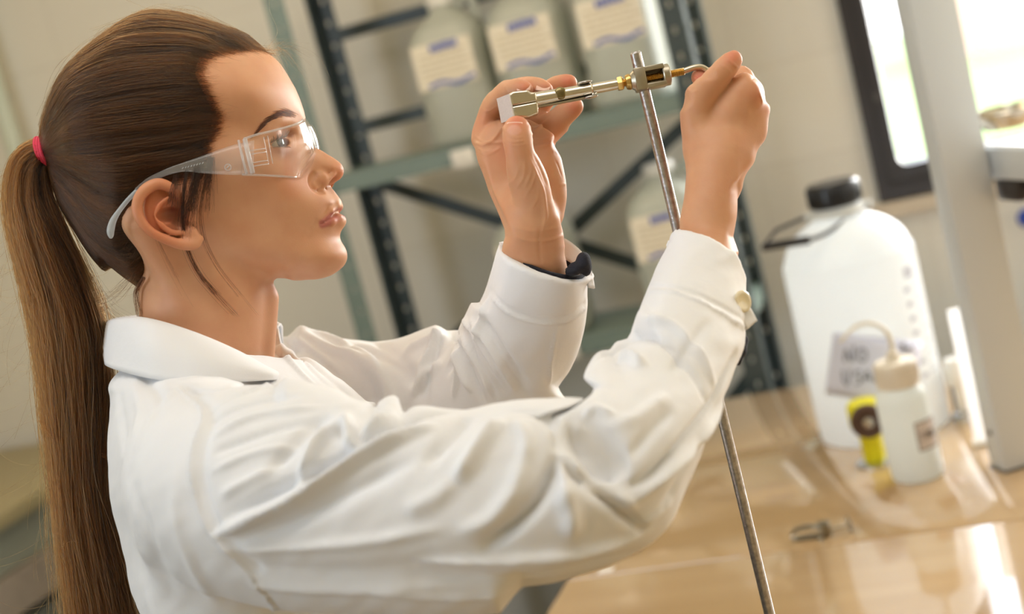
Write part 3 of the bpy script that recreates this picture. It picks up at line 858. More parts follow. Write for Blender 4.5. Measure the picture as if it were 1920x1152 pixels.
# grey post of the reagent rack, its shelf, and what stands on it
PR = math.radians(27)
PO = bthing('rack_post', 0.417, -0.60, BZ, PR, 'broad grey painted upright post standing on the bench at the right', 'post'); bpy.context.view_layer.update()
MPOST = mat_simple('warm_grey_paint', lin(200, 205, 208), 0.32, noise=0.04, scale=4)
mb = MB(); mb.box((0, 0, 0.66), (0.066, 0.042, 1.316), bevel=0.003); mb.build('post_profile', MPOST, PO)
mb = MB(); mb.box((0, 0, 0.001), (0.070, 0.046, 0.004), bevel=0.0008); mb.build('foot_plate', mat_simple('dark_foot', lin(96, 92, 84), 0.5), PO)
mb = MB(); mb.lathe([(0, 0), (0.004, 0), (0.0035, 0.002), (0, 0.0025)], 14, M=Matrix.Translation((-0.033, 0, 0.055)) @ Matrix.Rotation(-math.pi / 2, 4, 'Y')); mb.build('screw_head', MBLK, PO)
ST = bthing('white_strip', 0.377, -0.500, BZ, 0, 'narrow bright white upright plastic strip standing just behind the grey post', 'strip'); bpy.context.view_layer.update()
mb = MB(); mb.box((0, 0, 0.105), (0.034, 0.006, 0.21), bevel=0.0015); mb.build('strip_blade', plastic('white_acrylic', lin(250, 250, 250), 0.6, 0.15), ST)
mb = MB(); mb.box((0, 0.004, 0.004), (0.040, 0.024, 0.008), bevel=0.001); mb.build('strip_foot', bpy.data.materials['white_cap'], ST)
SB = bthing('rack_shelf', 0.417, -0.60, 1.30, PR, 'grey rack shelf with white top, fixed to the right side of the post', 'shelf'); bpy.context.view_layer.update()
mb = MB(); mb.box((0.185, -0.40, 0.020), (0.30, 0.90, 0.042), bevel=0.002); mb.build('shelf_board', MPOST, SB)
mb = MB(); mb.box((0.185, -0.40, 0.0425), (0.29, 0.89, 0.004)); mb.build('shelf_liner', mat_simple('white_liner', lin(244, 246, 250), 0.2), SB, smooth=False)
mb = MB(); mb.box((0.062, -0.045, -0.016), (0.055, 0.06, 0.032), bevel=0.008); mb.box((0.10, -0.42, -0.010), (0.09, 0.80, 0.020), bevel=0.003); mb.build('bracket', MBLK, SB)
_dp = on_z(1893, 236, 1.3448) - BO
DS = bthing('steel_dish', _dp @ RX, _dp @ RY, 1.3448, 0, 'shallow stainless steel dish on the rack shelf beside the post', 'dish'); bpy.context.view_layer.update()
mb = MB(); mb.lathe([(0.0, 0.0), (0.034, 0.0), (0.047, 0.016), (0.052, 0.024), (0.050, 0.0245), (0.045, 0.017), (0.033, 0.002), (0.0, 0.002)], 48); mb.build('dish_bowl', mat_simple('stainless', lin(190, 184, 172), 0.22, 1.0), DS)
mb = MB(); mb.tube([(0.051 * math.cos(a), 0.051 * math.sin(a), 0.0245) for a in np.linspace(0, 2 * math.pi, 49)], 0.0022, 8, cap=False); mb.build('rolled_rim', mat_simple('polished_steel', lin(214, 206, 190), 0.15, 1.0), DS)
# blue valve handle on the wall side
pb = np.array([0.0, 0, 0]); _o = np.array([np.dot(CAM_POS - BO, RX), np.dot(CAM_POS - BO, RY), CAM_POS[2]]); _d0 = ray(1926, 408); _d = np.array([np.dot(_d0, RX), np.dot(_d0, RY), _d0[2]])
pb = _o + _d * ((0.47 - _o[1]) / _d[1])
BV = bthing('blue_valve', pb[0], 0.5, pb[2], 0, 'small blue round valve handle on the wall at the right edge', 'valve'); bpy.context.view_layer.update()
mb = MB(); mb.lathe([(0, 0), (0.008, 0), (0.008, 0.03), (0, 0.03)], 16, M=Matrix.Rotation(math.pi / 2, 4, 'X')); mb.build('stem', bpy.data.materials['chrome'], BV)
mb = MB(); mb.lathe([(0, 0.028), (0.018, 0.028), (0.020, 0.034), (0.016, 0.042), (0, 0.044)], 24, M=Matrix.Rotation(math.pi / 2, 4, 'X')); mb.build('hand_wheel', mat_simple('blue_plastic', lin(36, 70, 170), 0.4), BV)

# small clamp lying on the bench
SCX, SCY = 0.150, -0.775
SK = bthing('screw_clamp', SCX, SCY, BZ, 0, 'small metal screw clip lying alone on the beige bench', 'clamp'); bpy.context.view_layer.update()
MSC = mat_simple('aged_steel', lin(150, 140, 120), 0.3, 1.0, noise=0.2, scale=90)
mb = MB()
lp = smooth_path([(0.006, 0, 0.013), (-0.012, 0, 0.016), (-0.030, 0, 0.013), (-0.036, 0, 0.0075), (-0.030, 0, 0.002), (-0.012, 0, 0.0018), (0.004, 0, 0.0018)], 5)
for i in range(len(lp) - 1):
    a, b = np.array(lp[i]), np.array(lp[i + 1]); V = []
    for p in (a, b):
        for dy in (-0.007, 0.007):
            for dz in (-0.0009, 0.0009): V.append((p[0], p[1] + dy, p[2] + dz))
    mb.add(V, [(0, 1, 3, 2), (4, 6, 7, 5), (0, 4, 5, 1), (2, 3, 7, 6), (0, 2, 6, 4), (1, 5, 7, 3)])
mb.build('clip_loop', MSC, SK)
mb = MB(); mb.box((0.010, 0, 0.010), (0.016, 0.015, 0.019), bevel=0.002); mb.build('clip_block', MSC, SK)
mb = MB(); mb.tube([(0.008, -0.004, 0.008), (0.004, -0.020, 0.003)], 0.003, 10); mb.build('hinge_pin', MSC, SK)
mb = MB(); mb.tube([(0.014, 0, 0.009), (0.042, 0.002, 0.0105)], 0.0022, 10); mb.build('screw_shaft', MSC, SK)
mb = MB(); mb.lathe([(0.0, 0.0), (0.0105, 0.0), (0.0110, 0.0012), (0.0105, 0.0026), (0.0, 0.0030)], 24, M=Matrix.Translation((0.042, 0.002, 0.0112)) @ Matrix.Rotation(math.radians(80), 4, 'Y')); mb.build('thumb_disc', MSC, SK)
# scrap of tape near the bench end
pt = on_z(1136, 1070, BZ); q = pt - BO
TS = bthing('tape_scrap', q @ RX, q @ RY, BZ, 0.1, 'small white scrap of tape on the bench below her sleeve', 'tape'); bpy.context.view_layer.update()
mb = MB(); mb.prism([(-0.012, -0.008), (0.010, -0.009), (0.012, 0.007), (-0.009, 0.009)], 0.0, 0.0006); mb.build('tape_piece', mat_simple('white_tape', lin(232, 226, 218), 0.5), TS, smooth=False)
# ------------------------------------------------------------------ head
HH = 2.6
def contour_ctrl(pts, out_off=14, in_off=7):
    """pts: (u, v, R) ordered so that outside is on the left-hand side of travel; -> tps control points of Q=W^2"""
    pts = np.asarray(pts, float)
    c = pts[:, :2].mean(0)
    C = []; Vv = []
    n = len(pts)
    for i in range(n):
        t = pts[min(i + 1, n - 1), :2] - pts[max(i - 1, 0), :2]
        t /= np.linalg.norm(t) + 1e-9
        nn = np.array([t[1], -t[0]])
        R = pts[i, 2]
        C.append(pts[i, :2]); Vv.append(0.0)
        if R > 0:
            C.append(pts[i, :2] + nn * out_off); Vv.append(-2 * R * out_off)
            C.append(pts[i, :2] - nn * in_off); Vv.append(2 * R * in_off - in_off ** 2)
    return C, Vv

# profile traced clockwise on the picture (forehead down to under the chin, then the back), R = local lateral radius
PROF = [(470,84,150),(503,101,160),(521,114.6,165),(538,139,170),(552,163,170),(562.5,187.5,150),(569,206,110),
        (573,222,60),(574,236,30),(577,250,22),(584,266,18),(598,279,17),(611,287,17),(624,295,18),(635,303,20),(642.5,312,22),(644.5,321,22),
        (641.5,331,20),(634,339,14),(626,346,10),(622,350,12),(627,358,30),(633.5,367,42),(639,374.5,46),(640.8,381,48),(638,389,45),(633,397,45),
        (637,401,50),(643,407,52),(648,414.5,52),(647.5,421,50),(643,428,50),(639,435,52),(637.3,444,54),(639.5,452,56),(644.5,460,58),(649,469,58),
        (651,478.5,58),(650,488,56),(644.5,498.6,54),(634.5,508,52),(621,516.7,52),(606,522,52),(589,525,55),(569,526,60),(540,524,65)]
BACK = [(500,520,0),(440,520,0),(380,530,0),(320,540,0),(270,530,0),(238,495,60),(200,455,80),(160,412,100),(128,360,120),(110,305,140),(104,255,150),
        (112,210,150),(132,168,150),(160,130,150),(195,98,150),(235,73,150),(280,56,150),(330,50,150),(380,54,150),(430,68,150)]
WPT = [(320,200,190),(400,200,182),(460,200,163),(500,195,142),(530,195,103),(250,200,182),(180,200,148),(330,120,150),(250,120,140),(400,115,140),(455,130,122),(500,150,112),
       (180,280,155),(240,280,180),(320,280,178),(400,270,166),(440,260,156),(470,248,142),(500,243,128),(525,236,107),(550,215,70),(545,180,67),
       (540,275,93),(520,278,113),(498,283,126),(556,268,62),(566,262,40),(574,262,24),(548,240,80),
       (592,290,31),(580,296,46),(566,296,68),(550,302,92),(535,308,112),(508,308,134),(470,308,149),(430,305,158),(395,305,162),
       (628,316,25),(612,312,30),(600,318,37),(588,322,50),(575,330,72),
       (614,366,43),(600,362,58),(580,356,84),(555,350,112),(512,348,134),(470,350,145),(430,350,151),(395,350,152),
       (626,385,44),(614,395,58),(598,398,76),(575,402,94),(545,402,112),(500,402,126),(450,402,136),(400,400,140),(350,400,138),
       (625,432,42),(610,445,58),(588,450,77),(558,452,96),(510,452,113),(450,455,124),(400,452,124),(340,450,118),
       (636,482,42),(616,488,62),(590,490,76),(550,493,86),(500,493,98),(450,488,104),(400,480,106),(590,508,52),(545,510,62),
       (200,350,148),(260,350,162),(320,350,160),(260,420,124),(300,450,112),(205,405,106)]
hx = 40 + HH * np.arange(int(640 / HH)); hv = 10 + HH * np.arange(int(720 / HH))
_c1, _v1 = contour_ctrl(PROF); _c2, _v2 = contour_ctrl(BACK)
Q_HEAD = tps(_c1 + _c2 + [(a, b) for a, b, c in WPT], _v1 + _v2 + [c * c for a, b, c in WPT], hx, hv, lam=2e-3)
# 2D fade so that far outside never turns positive
_inside = np.vstack([[(p[0], p[1]) for p in PROF], [(p[0], p[1]) for p in BACK]])
def poly_sd(poly, X, Y):
    """signed distance to a closed polygon (negative inside)"""
    poly = np.asarray(poly, float)
    Qp = np.stack([X.ravel(), Y.ravel()], 1)
    d, _, _ = seg_dist(Qp, np.vstack([poly, poly[:1]]))
    ins = np.zeros(len(Qp), bool); n = len(poly)
    for i in range(n):
        x0, y0 = poly[i]; x1, y1 = poly[(i + 1) % n]
        c = ((y0 > Qp[:, 1]) != (y1 > Qp[:, 1]))
        xi = x0 + (Qp[:, 1] - y0) * (x1 - x0) / (y1 - y0 + 1e-12)
        ins ^= c & (Qp[:, 0] < xi)
    return (np.where(ins, -d, d)).reshape(X.shape)
_X, _Y = np.meshgrid(hx, hv, indexing='ij')
_sd = poly_sd(_inside, _X, _Y)
Q_HEAD = np.where(_sd > 10, np.minimum(Q_HEAD, -2 * 30 * _sd), Q_HEAD)

HAIRC = [(508,95,120),(490,80,140),(450,61,150),(410,49,150),(370,37,150),(330,29,150),(290,27,150),(255,37,150),(220,58,150),(185,83,150),(150,113,140),(122,146,130),
         (101,185,115),(89,215,95),(80,240,60),(75,258,34),(74,275,26)]
HAIRB = [(330,560,70),(290,562,80),(262,548,85),(238,535,85),(210,517,85),(180,488,80),(156,455,75),(134,420,65),(113,385,52),(99,350,40),(92,325,32),(86,312,26),(76,300,24)]
_c1, _v1 = contour_ctrl(HAIRC[::-1], 12, 6)
_c1 = []; _v1 = []
_a, _b = contour_ctrl(np.array(HAIRC)[::-1].copy(), 12, 6)
# HAIRC runs right-to-left over the crown; reversed it runs left-to-right with outside on the left
_c1, _v1 = _a, _b
_c2, _v2 = contour_ctrl(np.array(HAIRB), 12, 6)
HW = [(a, b, c + 9) for a, b, c in WPT if not (a < 215 and b > 330) and a < 500 and b < 470]
HW += [(180,340,104),(150,320,84),(120,300,56),(100,292,36),(215,400,110),(260,450,114),(290,500,106),(130,250,100),(105,270,58),(150,240,122),(310,520,100),(230,340,158)]
Q_HAIR = tps(_c1 + _c2 + [(a, b) for a, b, c in HW], _v1 + _v2 + [c * c for a, b, c in HW], hx, hv, lam=1e-3)
_out = np.array([(p[0], p[1]) for p in HAIRC[::-1]] + [(560, 200), (560, 420), (420, 560)] + [(p[0], p[1]) for p in HAIRB])
_sdh = poly_sd(_out, _X, _Y)
Q_HAIR = np.where(_sdh > 8, np.minimum(Q_HAIR, -60 * _sdh), Q_HAIR)
MASK = [(516,92),(471,116),(440,128),(424,144),(421,166),(432,192),(443,220),(449,242),(443,266),(430,290),(428,318),(430,344),(418,368),(400,364),(386,350),(372,350),(335,356),(305,378),(289,405),(281,450),(303,475),(311,512),(297,545),(268,562),
        (200,520),(60,420),(30,200),(60,-20),(560,-20),(530,88)]
SD_MASK = poly_sd(MASK, _X, _Y)
# the skull stays under the hair; near the hairline the hair surface eases onto the skin
Q_HEAD = np.where((SD_MASK < -12) & (_X < 480), np.minimum(Q_HEAD, Q_HAIR - 500), Q_HEAD)
_s = np.clip(-SD_MASK / 46.0, 0, 1); _s = _s * _s * (3 - 2 * _s)
Q_MIX = (Q_HEAD + 150) * (1 - _s) + Q_HAIR * _s
Q_MIX = np.where((_X < 200) | (SD_MASK < -46), Q_HAIR, Q_MIX)

def q_field(Q, wgrid):
    """approximate distance field of |w| < sqrt(Q(u,v)) on the grid"""
    gu, gv = np.gradient(Q, HH)
    w = wgrid[None, :, None]
    num = w * w - Q[:, None, :]
    den = np.sqrt(4 * w * w + (gu ** 2 + gv ** 2)[:, None, :]) + 6.0
    return (num / den).astype(np.float32)

WMAX = 236
hw = np.arange(-3, int(WMAX / HH)) * HH + HH * 0.5      # mirrored half grid, w from -2.5 cells
HV = Vol((hx[0], hw[0], hv[0]), (hx[-1], hw[-1], hv[-1]), HH)
_nw = HV.n[1]
HV.f = HV.f[:len(hx), :, :len(hv)]
HV.n = np.array(HV.f.shape)
HV.ax = [hx.astype(np.float32), (hw[0] + HH * np.arange(HV.n[1])).astype(np.float32), hv.astype(np.float32)]
HV.f = q_field(Q_HEAD, HV.ax[1].astype(float))
def sym(kind, *a, **k):
    """add a shape and, if it crosses w=0, its mirror"""
    getattr(HV, kind)(*a, **k)
# neck
HV.ell((395, 0, 560), (108, 118, 150), k=26)
HV.cap((378, 0, 470), (386, 0, 760), 112, 122, k=30)
HV.cap((300, 120, 430), (440, 52, 700), 30, 22, k=26)     # sternomastoid
HV.cap((500, 0, 560), (492, 0, 680), 22, 20, k=22)
# nose wings, nostrils
HV.ell((604, 30, 340), (18, 15, 17), k=6)
HV.cap((585, 52, 352), (602, 44, 363), 1.2, 1.2, k=6, op='sub')
HV.path([(590, 36, 334), (592, 40, 346), (600, 39, 354), (610, 35, 347), (620, 28, 337), (628, 20, 328)], [6, 6.5, 5.5, 5, 5, 5], k=6, kj=3)
HV.cap((606, 27, 355), (629, 17, 341), 5.6, 5.2, k=1.6, op='sub')
HV.cap((616, 21, 346), (610, 20, 322), 6.0, 3.5, k=2.5, op='sub')
def graze(pts, r, depth, k):
    """carve a soft groove that only grazes the skin"""
    q = smooth_path(np.array(pts, float), 4); out = []
    for u, v in q[:, :2]:
        W_ = math.sqrt(max(bilin(Q_HEAD, hx[0], hv[0], HH, np.array([u]), np.array([v]))[0], 1)); out.append((u, W_ + r - depth, v))
    HV.path(out, [r] * len(out), k=k, op='sub', kj=k)
graze([(597, 330), (593, 342), (595, 353), (603, 361), (611, 361)], 6, 1.5, 3.5)
# philtrum, lips
HV.path([(634.5, 0, 386), (632.5, 18, 387), (624.5, 40, 399), (611, 59, 419)], [7.5, 7.5, 6.0, 3.0], k=5)
HV.path([(639.5, 0, 412), (636.5, 22, 412), (627, 42, 419), (612, 58, 424)], [9.0, 8.5, 7.0, 3.0], k=5)
HV.path([(642, 0, 398.5), (636, 20, 399.5), (628, 42, 408), (612, 60, 422.5), (606, 68, 425)], [1.0, 1.2, 1.4, 1.6, 1.0], k=3.2, op='sub')
HV.path([(604, 70, 420), (596, 80, 436), (590, 84, 450)], [1.5, 2.0, 1.0], k=9, op='sub')
# eye: socket, lid ball, opening
EYE = np.array([515.0, 78.0, 284.0]); EF = np.array([0.956, 0, -0.292]); EU = np.array([-0.292, 0, -0.956]); EL = np.array([0, 1.0, 0])
HV.ell(EYE + EF * 44 + EU * 17 - EL * 16, (16, 26, 7), k=16, op='sub', R=np.stack([EF, EL, EU], 1))
HV.ell(EYE, (33.5, 33.5, 33.5), k=9)
HV.path([EYE + EF * (34.5 * math.cos(t)) + EL * (34.5 * math.sin(t)) + EU * (15 - 7 * abs(math.sin(t)) ** 2) for t in np.radians([-45, -20, 10, 40, 65, 85])], [1.2] * 6, k=4, op='sub')
HV.path([EYE + EF * (33 * math.cos(t)) + EL * (33 * math.sin(t)) + EU * (-1.0 - 4 * (t / 1.3)) for t in np.radians([-48, -32, -15, 5, 25, 45, 62, 76])], [1.0, 4.5, 7.0, 8.2, 8.2, 7.0, 4.6, 1.2], k=1.6, op='sub')
# ear
def erot(ang, flare):
    """columns: along, out (thickness), across"""
    a = math.radians(ang)
    t = np.array([math.sin(a), 0, -math.cos(a)]); o = np.array([0.0 + flare, 1, 0]); o /= np.linalg.norm(o)
    c = np.cross(t, o)
    return np.stack([t, o, c], 1)
HV.cap((378, 142, 415), (352, 166, 412), 20, 28, k=14)
HV.ell((356, 176, 414), (52, 11, 38), k=8, R=erot(-22, 0.45))
HX = [(374,172,398),(376,180,382),(364,188,368),(345,196,362),(326,203,372),(314,207,390),(312,207,410),(320,205,430),(336,199,447),(357,190,458),(380,182,466),(402,174,467),(412,166,456)]
def spath(pts, rad, n=4, **k):
    q = smooth_path(np.hstack([np.array(pts, float), np.array(rad, float)[:, None]]), n)
    HV.path(q[:, :3], q[:, 3], **k)
spath(HX, [5,7,9,10,10,9.5,9,8.5,8,8,9,9,6], k=4, kj=1.5)
HV.ell((394, 172, 452), (18, 9, 19), k=8)
spath([(366,190,382),(348,197,380),(333,203,393),(329,204,412),(338,200,431),(354,193,445)], [2.5,4,4.5,4.5,4,2], k=6, op='sub', kj=2)
spath([(362,193,386),(347,197,400),(344,198,418),(352,194,435),(368,187,446),(384,180,446)], [3,4,5,5,5,4], k=9, kj=2)
HV.ell((366, 192, 414), (14, 20, 25), k=3, op='sub', R=erot(-14, 0.2))
HV.ell((378, 182, 424), (13, 16, 12), k=4, op='sub')
HV.ell((396, 171, 418), (9, 9, 14), k=6)

# mirror to a whole head
half = HV.f
pos = HV.ax[1] > 0
i0 = int(np.argmax(pos))
full = np.concatenate([half[:, i0:, :][:, ::-1, :], half[:, i0:, :]], axis=1)
HEAD_LO = np.array([hx[0], -HV.ax[1][-1], hv[0]])
HEAD_F = full
hV, hF = nets(full, HEAD_LO, HH, relax=1)
del full
# ------------------------------------------------------------------ hair volume
rng = np.random.default_rng(7)
fh = q_field(Q_MIX, HV.ax[1].astype(float)) + np.float32(2.2)
fh = np.maximum(fh, ((SD_MASK[:, None, :] + 9) * 0.35).astype(np.float32))
fh = np.concatenate([fh[:, i0:, :][:, ::-1, :], fh[:, i0:, :]], axis=1)
cV, cF = nets(fh, HEAD_LO, HH, relax=3)
del fh

def hair_w(u, v):
    q = bilin(Q_MIX, hx[0], hv[0], HH, u, v)
    return q
AX0 = np.array([84.0, 287.0]); AX1 = np.array([480.0, 232.0])
AXD = (AX1 - AX0); AXL = np.linalg.norm(AXD); AXD /= AXL
AXN = np.array([AXD[1], -AXD[0]])                 # upwards in the picture
def merid(t, phi):
    """outermost hair surface at axis distance t (px) and angle phi (0 = up, pi/2 = towards camera); arrays"""
    r = np.linspace(4, 340, 169)
    c = AX0 + t[:, None] * AXD
    u = c[:, 0, None] + r * (np.cos(phi) * AXN[0])[:, None]
    v = c[:, 1, None] + r * (np.cos(phi) * AXN[1])[:, None]
    w = r * np.sin(phi)[:, None]
    g = w * w - hair_w(u, v)
    neg = g < 0
    first = np.argmax(~neg, axis=1)               # first crossing outwards
    first = np.where(neg.all(1), len(r) - 1, first)
    i = np.clip(first, 1, len(r) - 1)
    k = np.arange(len(t))
    g0, g1 = g[k, i - 1], g[k, i]
    a = np.clip(g0 / (g0 - g1 + 1e-9), 0, 1)
    rr = r[i - 1] + a * (r[1] - r[0])
    rr = np.where(first == 0, 3.0, rr)
    return rr
# table r(t, phi)
NT, NP = 100, 181
tt = np.linspace(0, AXL + 45, NT); pp = np.linspace(0, math.pi, NP)
RT = np.stack([merid(tt, np.full(NT, p)) for p in pp], axis=1)
MK = np.zeros((NT, NP))
for j, p in enumerate(pp):
    c = AX0 + tt[:, None] * AXD + (RT[:, j] * math.cos(p))[:, None] * AXN
    MK[:, j] = bilin(SD_MASK, hx[0], hv[0], HH, c[:, 0], c[:, 1])
TMAX = np.zeros(NP)
for j in range(NP):
    ok = MK[:, j] < -1.5
    k = np.argmax(~ok[3:]) + 3 if (~ok[3:]).any() else NT
    TMAX[j] = tt[max(k - 1, 1)]
def head_strand(phi, t1, t0=0.0, n=16, lift=2.0, seed=None, jit=None):
    """points (n,3) in head px from the hairline back to the elastic"""
    s = 1 if phi >= 0 else -1
    a = abs(phi)
    t = np.linspace(t1, t0, n)
    x = (t1 - t) / max(t1 - t0, 1)
    dphi = 0 if jit is None else jit[0] * np.sin(x * jit[1] + jit[2]) * (1 - x)
    ph = np.clip(a + dphi, 0, math.pi)
    r = bilin(RT, 0, 0, 1.0, t / tt[1], ph / pp[1])
    r = r + lift
    rr = np.minimum(r, 22 + 1e9)
    u = AX0[0] + t * AXD[0] + rr * np.cos(ph) * AXN[0]
    v = AX0[1] + t * AXD[1] + rr * np.cos(ph) * AXN[1]
    w = s * rr * np.sin(ph)
    return np.stack([u, w, v], 1)
def lockn(phi, t):
    q = phi + 0.05 * math.sin(t / 37) + 0.03 * math.sin(t / 17 + phi * 5)
    return (0.7 * math.sin(q * 17 + 1.7 * math.sin(t / 70 + phi * 3)) + 0.6 * math.sin(q * 31 + 2 + t / 50 + 2 * math.sin(phi * 4)) + 0.5 * math.sin(q * 67 + t / 35) + 0.45 * math.sin(q * 131 + t / 25))
strands = []; rads = []; tint = []
for i in range(23000):
    phi = rng.uniform(-math.pi, math.pi) if i % 3 else rng.uniform(0, math.pi)
    if i >= 17000: phi = rng.uniform(1.35, 3.1) * (1 if i % 4 else -1)
    a = abs(phi)
    tm = np.interp(a, pp, TMAX)
    if tm < 25: continue
    t1 = tm * (1 - (0 if rng.random() < 0.35 else rng.random() ** 1.6 * 0.75)) - abs(rng.normal(0, 12)) + rng.normal(0, 4) + 5
    ln = lockn(phi, t1)
    s = head_strand(phi, t1, t0=rng.uniform(0, 6), n=15, lift=0, jit=(rng.normal(0, 0.034), rng.uniform(2, 8), rng.uniform(0, 6)))
    # locks: radial relief
    c = AX0 + ((s[:, [0, 2]] - AX0) @ AXD)[:, None] * AXD
    n3 = np.stack([s[:, 0] - c[:, 0], s[:, 1], s[:, 2] - c[:, 1]], 1)
    n3 /= np.linalg.norm(n3, axis=1, keepdims=True) + 1e-6
    x = np.linspace(0, 1, len(s))
    lift = 0.8 + 1.9 * ln * np.sin(np.clip(x * 1.3, 0, 1) * math.pi) + rng.uniform(-1.0, 2.6) * np.sin(np.pi * np.clip(x + 0.1, 0, 1))
    lift *= np.clip(0.25 + x * 4, 0, 1)
    strands.append(s + n3 * lift[:, None]); rads.append(np.interp(x, [0, 0.15, 1], [0.00003, 0.00012, 0.00012])); tint.append(np.clip(0.42 + 0.20 * ln + rng.normal(0, 0.24), 0, 1))
for i in range(4200):
    phi = rng.uniform(-2.9, 2.9); a = abs(phi); tm = np.interp(a, pp, TMAX)
    if tm < 60: continue
    t1 = tm + rng.gamma(1.5, 5.0) - 4
    s = head_strand(phi, t1, t0=t1 - rng.uniform(40, 110), n=8, lift=0.6, jit=(rng.normal(0, 0.05), rng.uniform(1, 4), rng.uniform(0, 6)))
    strands.append(s); rads.append(np.interp(np.linspace(0, 1, 8), [0, 0.5, 1], [0.00002, 0.00006, 0.0001])); tint.append(np.clip(rng.normal(0.4, 0.2), 0, 1))
# baby hairs along the hairline and flyaways over the crown
for i in range(420):
    phi = rng.normal(0, 0.9); a = abs(phi)
    if a > 3: continue
    tm = np.interp(a, pp, TMAX)
    t1 = tm * rng.uniform(0.15, 1.0)
    s = head_strand(phi, t1, t0=max(t1 - rng.uniform(60, 200), 0), n=12, lift=3)
    c = AX0 + ((s[:, [0, 2]] - AX0) @ AXD)[:, None] * AXD
    n3 = np.stack([s[:, 0] - c[:, 0], s[:, 1], s[:, 2] - c[:, 1]], 1); n3 /= np.linalg.norm(n3, axis=1, keepdims=True) + 1e-6
    x = np.linspace(0, 1, 12)
    bow = rng.gamma(1.3, 5.0)
    lift = bow * np.sin(x * math.pi) ** 0.9 if rng.random() < 0.5 else bow * 1.3 * x ** 1.5
    strands.append(s + n3 * lift[:, None]); rads.append(np.full(12, 0.00006)); tint.append(0.95)
def free(pts, r=0.00007, t=0.6, n=6, spread=0.0, count=1, w0=None):
    """traced loose strands (u, w, v)"""
    for k in range(count):
        q = np.array(pts, float)
        if spread:
            d = rng.normal(0, spread, 3) * np.array([1, 0.8, 0.5])
            ramp = np.linspace(0.35, 1.25, len(q))[:, None]
            q = q + d * ramp + rng.normal(0, spread * 0.22, q.shape)
            q = q[:max(3, len(q) - int(rng.random() * 2.2))]
        q = smooth_path(q, n)
        strands.append(q); rads.append(np.linspace(r, r * 0.5, len(q))); tint.append(np.clip(t + rng.normal(0, 0.15), 0, 1))
def pw(px, py, w):
    u, v = nf(px, py, w); return (u, w, v)
# wisps in front of the ear and along the neck
free([pw(352,318,176), pw(346,345,184), pw(343,385,188), pw(344,430,180), pw(352,470,160), pw(374,515,140), pw(405,552,124), pw(442,590,118)], 0.0001, 0.1, spread=3.2, count=44)
free([pw(392,300,166), pw(384,345,172), pw(377,390,170), pw(378,425,164), pw(388,462,150), pw(412,505,132), pw(452,556,122), pw(480,590,112)], 0.00008, 0.15, spread=3.0, count=14)
free([pw(372,310,172), pw(366,345,176), pw(358,380,178), pw(352,415,176), pw(350,450,168)], 0.00009, 0.12, spread=8, count=170)
free([pw(396,296,164), pw(392,330,168), pw(388,360,168), pw(384,395,166)], 0.00008, 0.2, spread=6.5, count=120)
free([pw(330,330,178), pw(326,352,194), pw(322,385,196)], 0.00008, 0.2, spread=6, count=60)
free([pw(292,440,160), pw(305,470,150), pw(330,520,128), pw(362,575,118), pw(400,640,112)], 0.00005, 0.4, spread=5, count=8)
free([pw(318,600,70), pw(325,615,90), pw(322,640,110), pw(310,660,118)], 0.00008, 0.3, spread=1.5, count=5)
free([pw(270,520,100), pw(256,550,70), pw(262,590,66), pw(268,610,64)], 0.00008, 0.4, spread=5, count=50)
free([pw(262,500,90), pw(238,530,60), pw(205,560,40), pw(160,575,30)], 0.00007, 0.6, spread=9, count=24)
free([pw(90,330,10), pw(110,420,10), pw(150,500,12), pw(190,570,14), pw(225,600,20)], 0.00008, 0.55, spread=10, count=60)
# forehead flyaways
for k in range(46):
    w0 = rng.normal(0, 26); x0 = rng.uniform(495, 520)
    p0 = np.array([x0, w0, 100 - (520 - x0) * 0.2])
    L = rng.uniform(18, 75); an = rng.uniform(-0.5, 0.9)
    d = np.array([math.cos(an), rng.normal(0, 0.2), math.sin(an)])
    p1 = p0 + d * L * 0.45 + np.array([0, 0, -8]); p2 = p0 + d * L + np.array([0, 0, rng.uniform(0, 26)])
    free([p0 - np.array([25, 0, 4]), p0, p1, p2], 0.00005, 0.95)
free([(525,6,92),(560,10,88),(600,12,110),(622,14,150)], 0.00005, 0.95)
free([(500,0,92),(520,0,60),(506,0,20),(505,0,-15)], 0.00005, 0.95)
free([(525,6,96),(548,8,120),(575,8,150),(590,8,195)], 0.00005, 0.9)

# ponytail core and strands
PTC = smooth_path([(86,0,287,25,25),(70,4,294,30,29),(56,6,325,36,36),(58,8,380,42,42),(80,12,450,50,48),(112,16,540,58,52),(135,20,620,62,54),(147,24,700,60,54),(154,28,800,54,50),(160,30,900,49,46),(172,32,1000,50,44),(190,34,1100,54,44),(208,36,1200,56,42),(222,36,1290,50,36),(234,36,1380,30,22),(240,36,1430,10,8)], 6)
def tail_mesh(shrink=0.80, n=40):
    V = []; F = []
    m = len(PTC)
    for j, p in enumerate(PTC):
        t = PTC[min(j + 1, m - 1), :3] - PTC[max(j - 1, 0), :3]; t /= np.linalg.norm(t)
        sd = np.array([t[2], 0, -t[0]]); lt = np.array([0, 1.0, 0])
        for i in range(n):
            a = 2 * math.pi * i / n
            k = shrink * (1 + 0.07 * math.sin(a * 7 + j * 0.06) + 0.05 * math.sin(a * 13 - j * 0.1))
            V.append(p[:3] + sd * math.cos(a) * p[3] * k + lt * math.sin(a) * p[4] * k)
    for j in range(m - 1):
        for i in range(n):
            F.append((j * n + i, j * n + (i + 1) % n, (j + 1) * n + (i + 1) % n, (j + 1) * n + i))
    return np.array(V), np.array(F)
tV, tF = tail_mesh()
ts = []; tr = []; tti = []
m = len(PTC)
TT = np.stack([PTC[min(j + 1, m - 1), :3] - PTC[max(j - 1, 0), :3] for j in range(m)]); TT /= np.linalg.norm(TT, axis=1, keepdims=True)
SD = np.stack([TT[:, 2], 0 * TT[:, 0], -TT[:, 0]], 1)
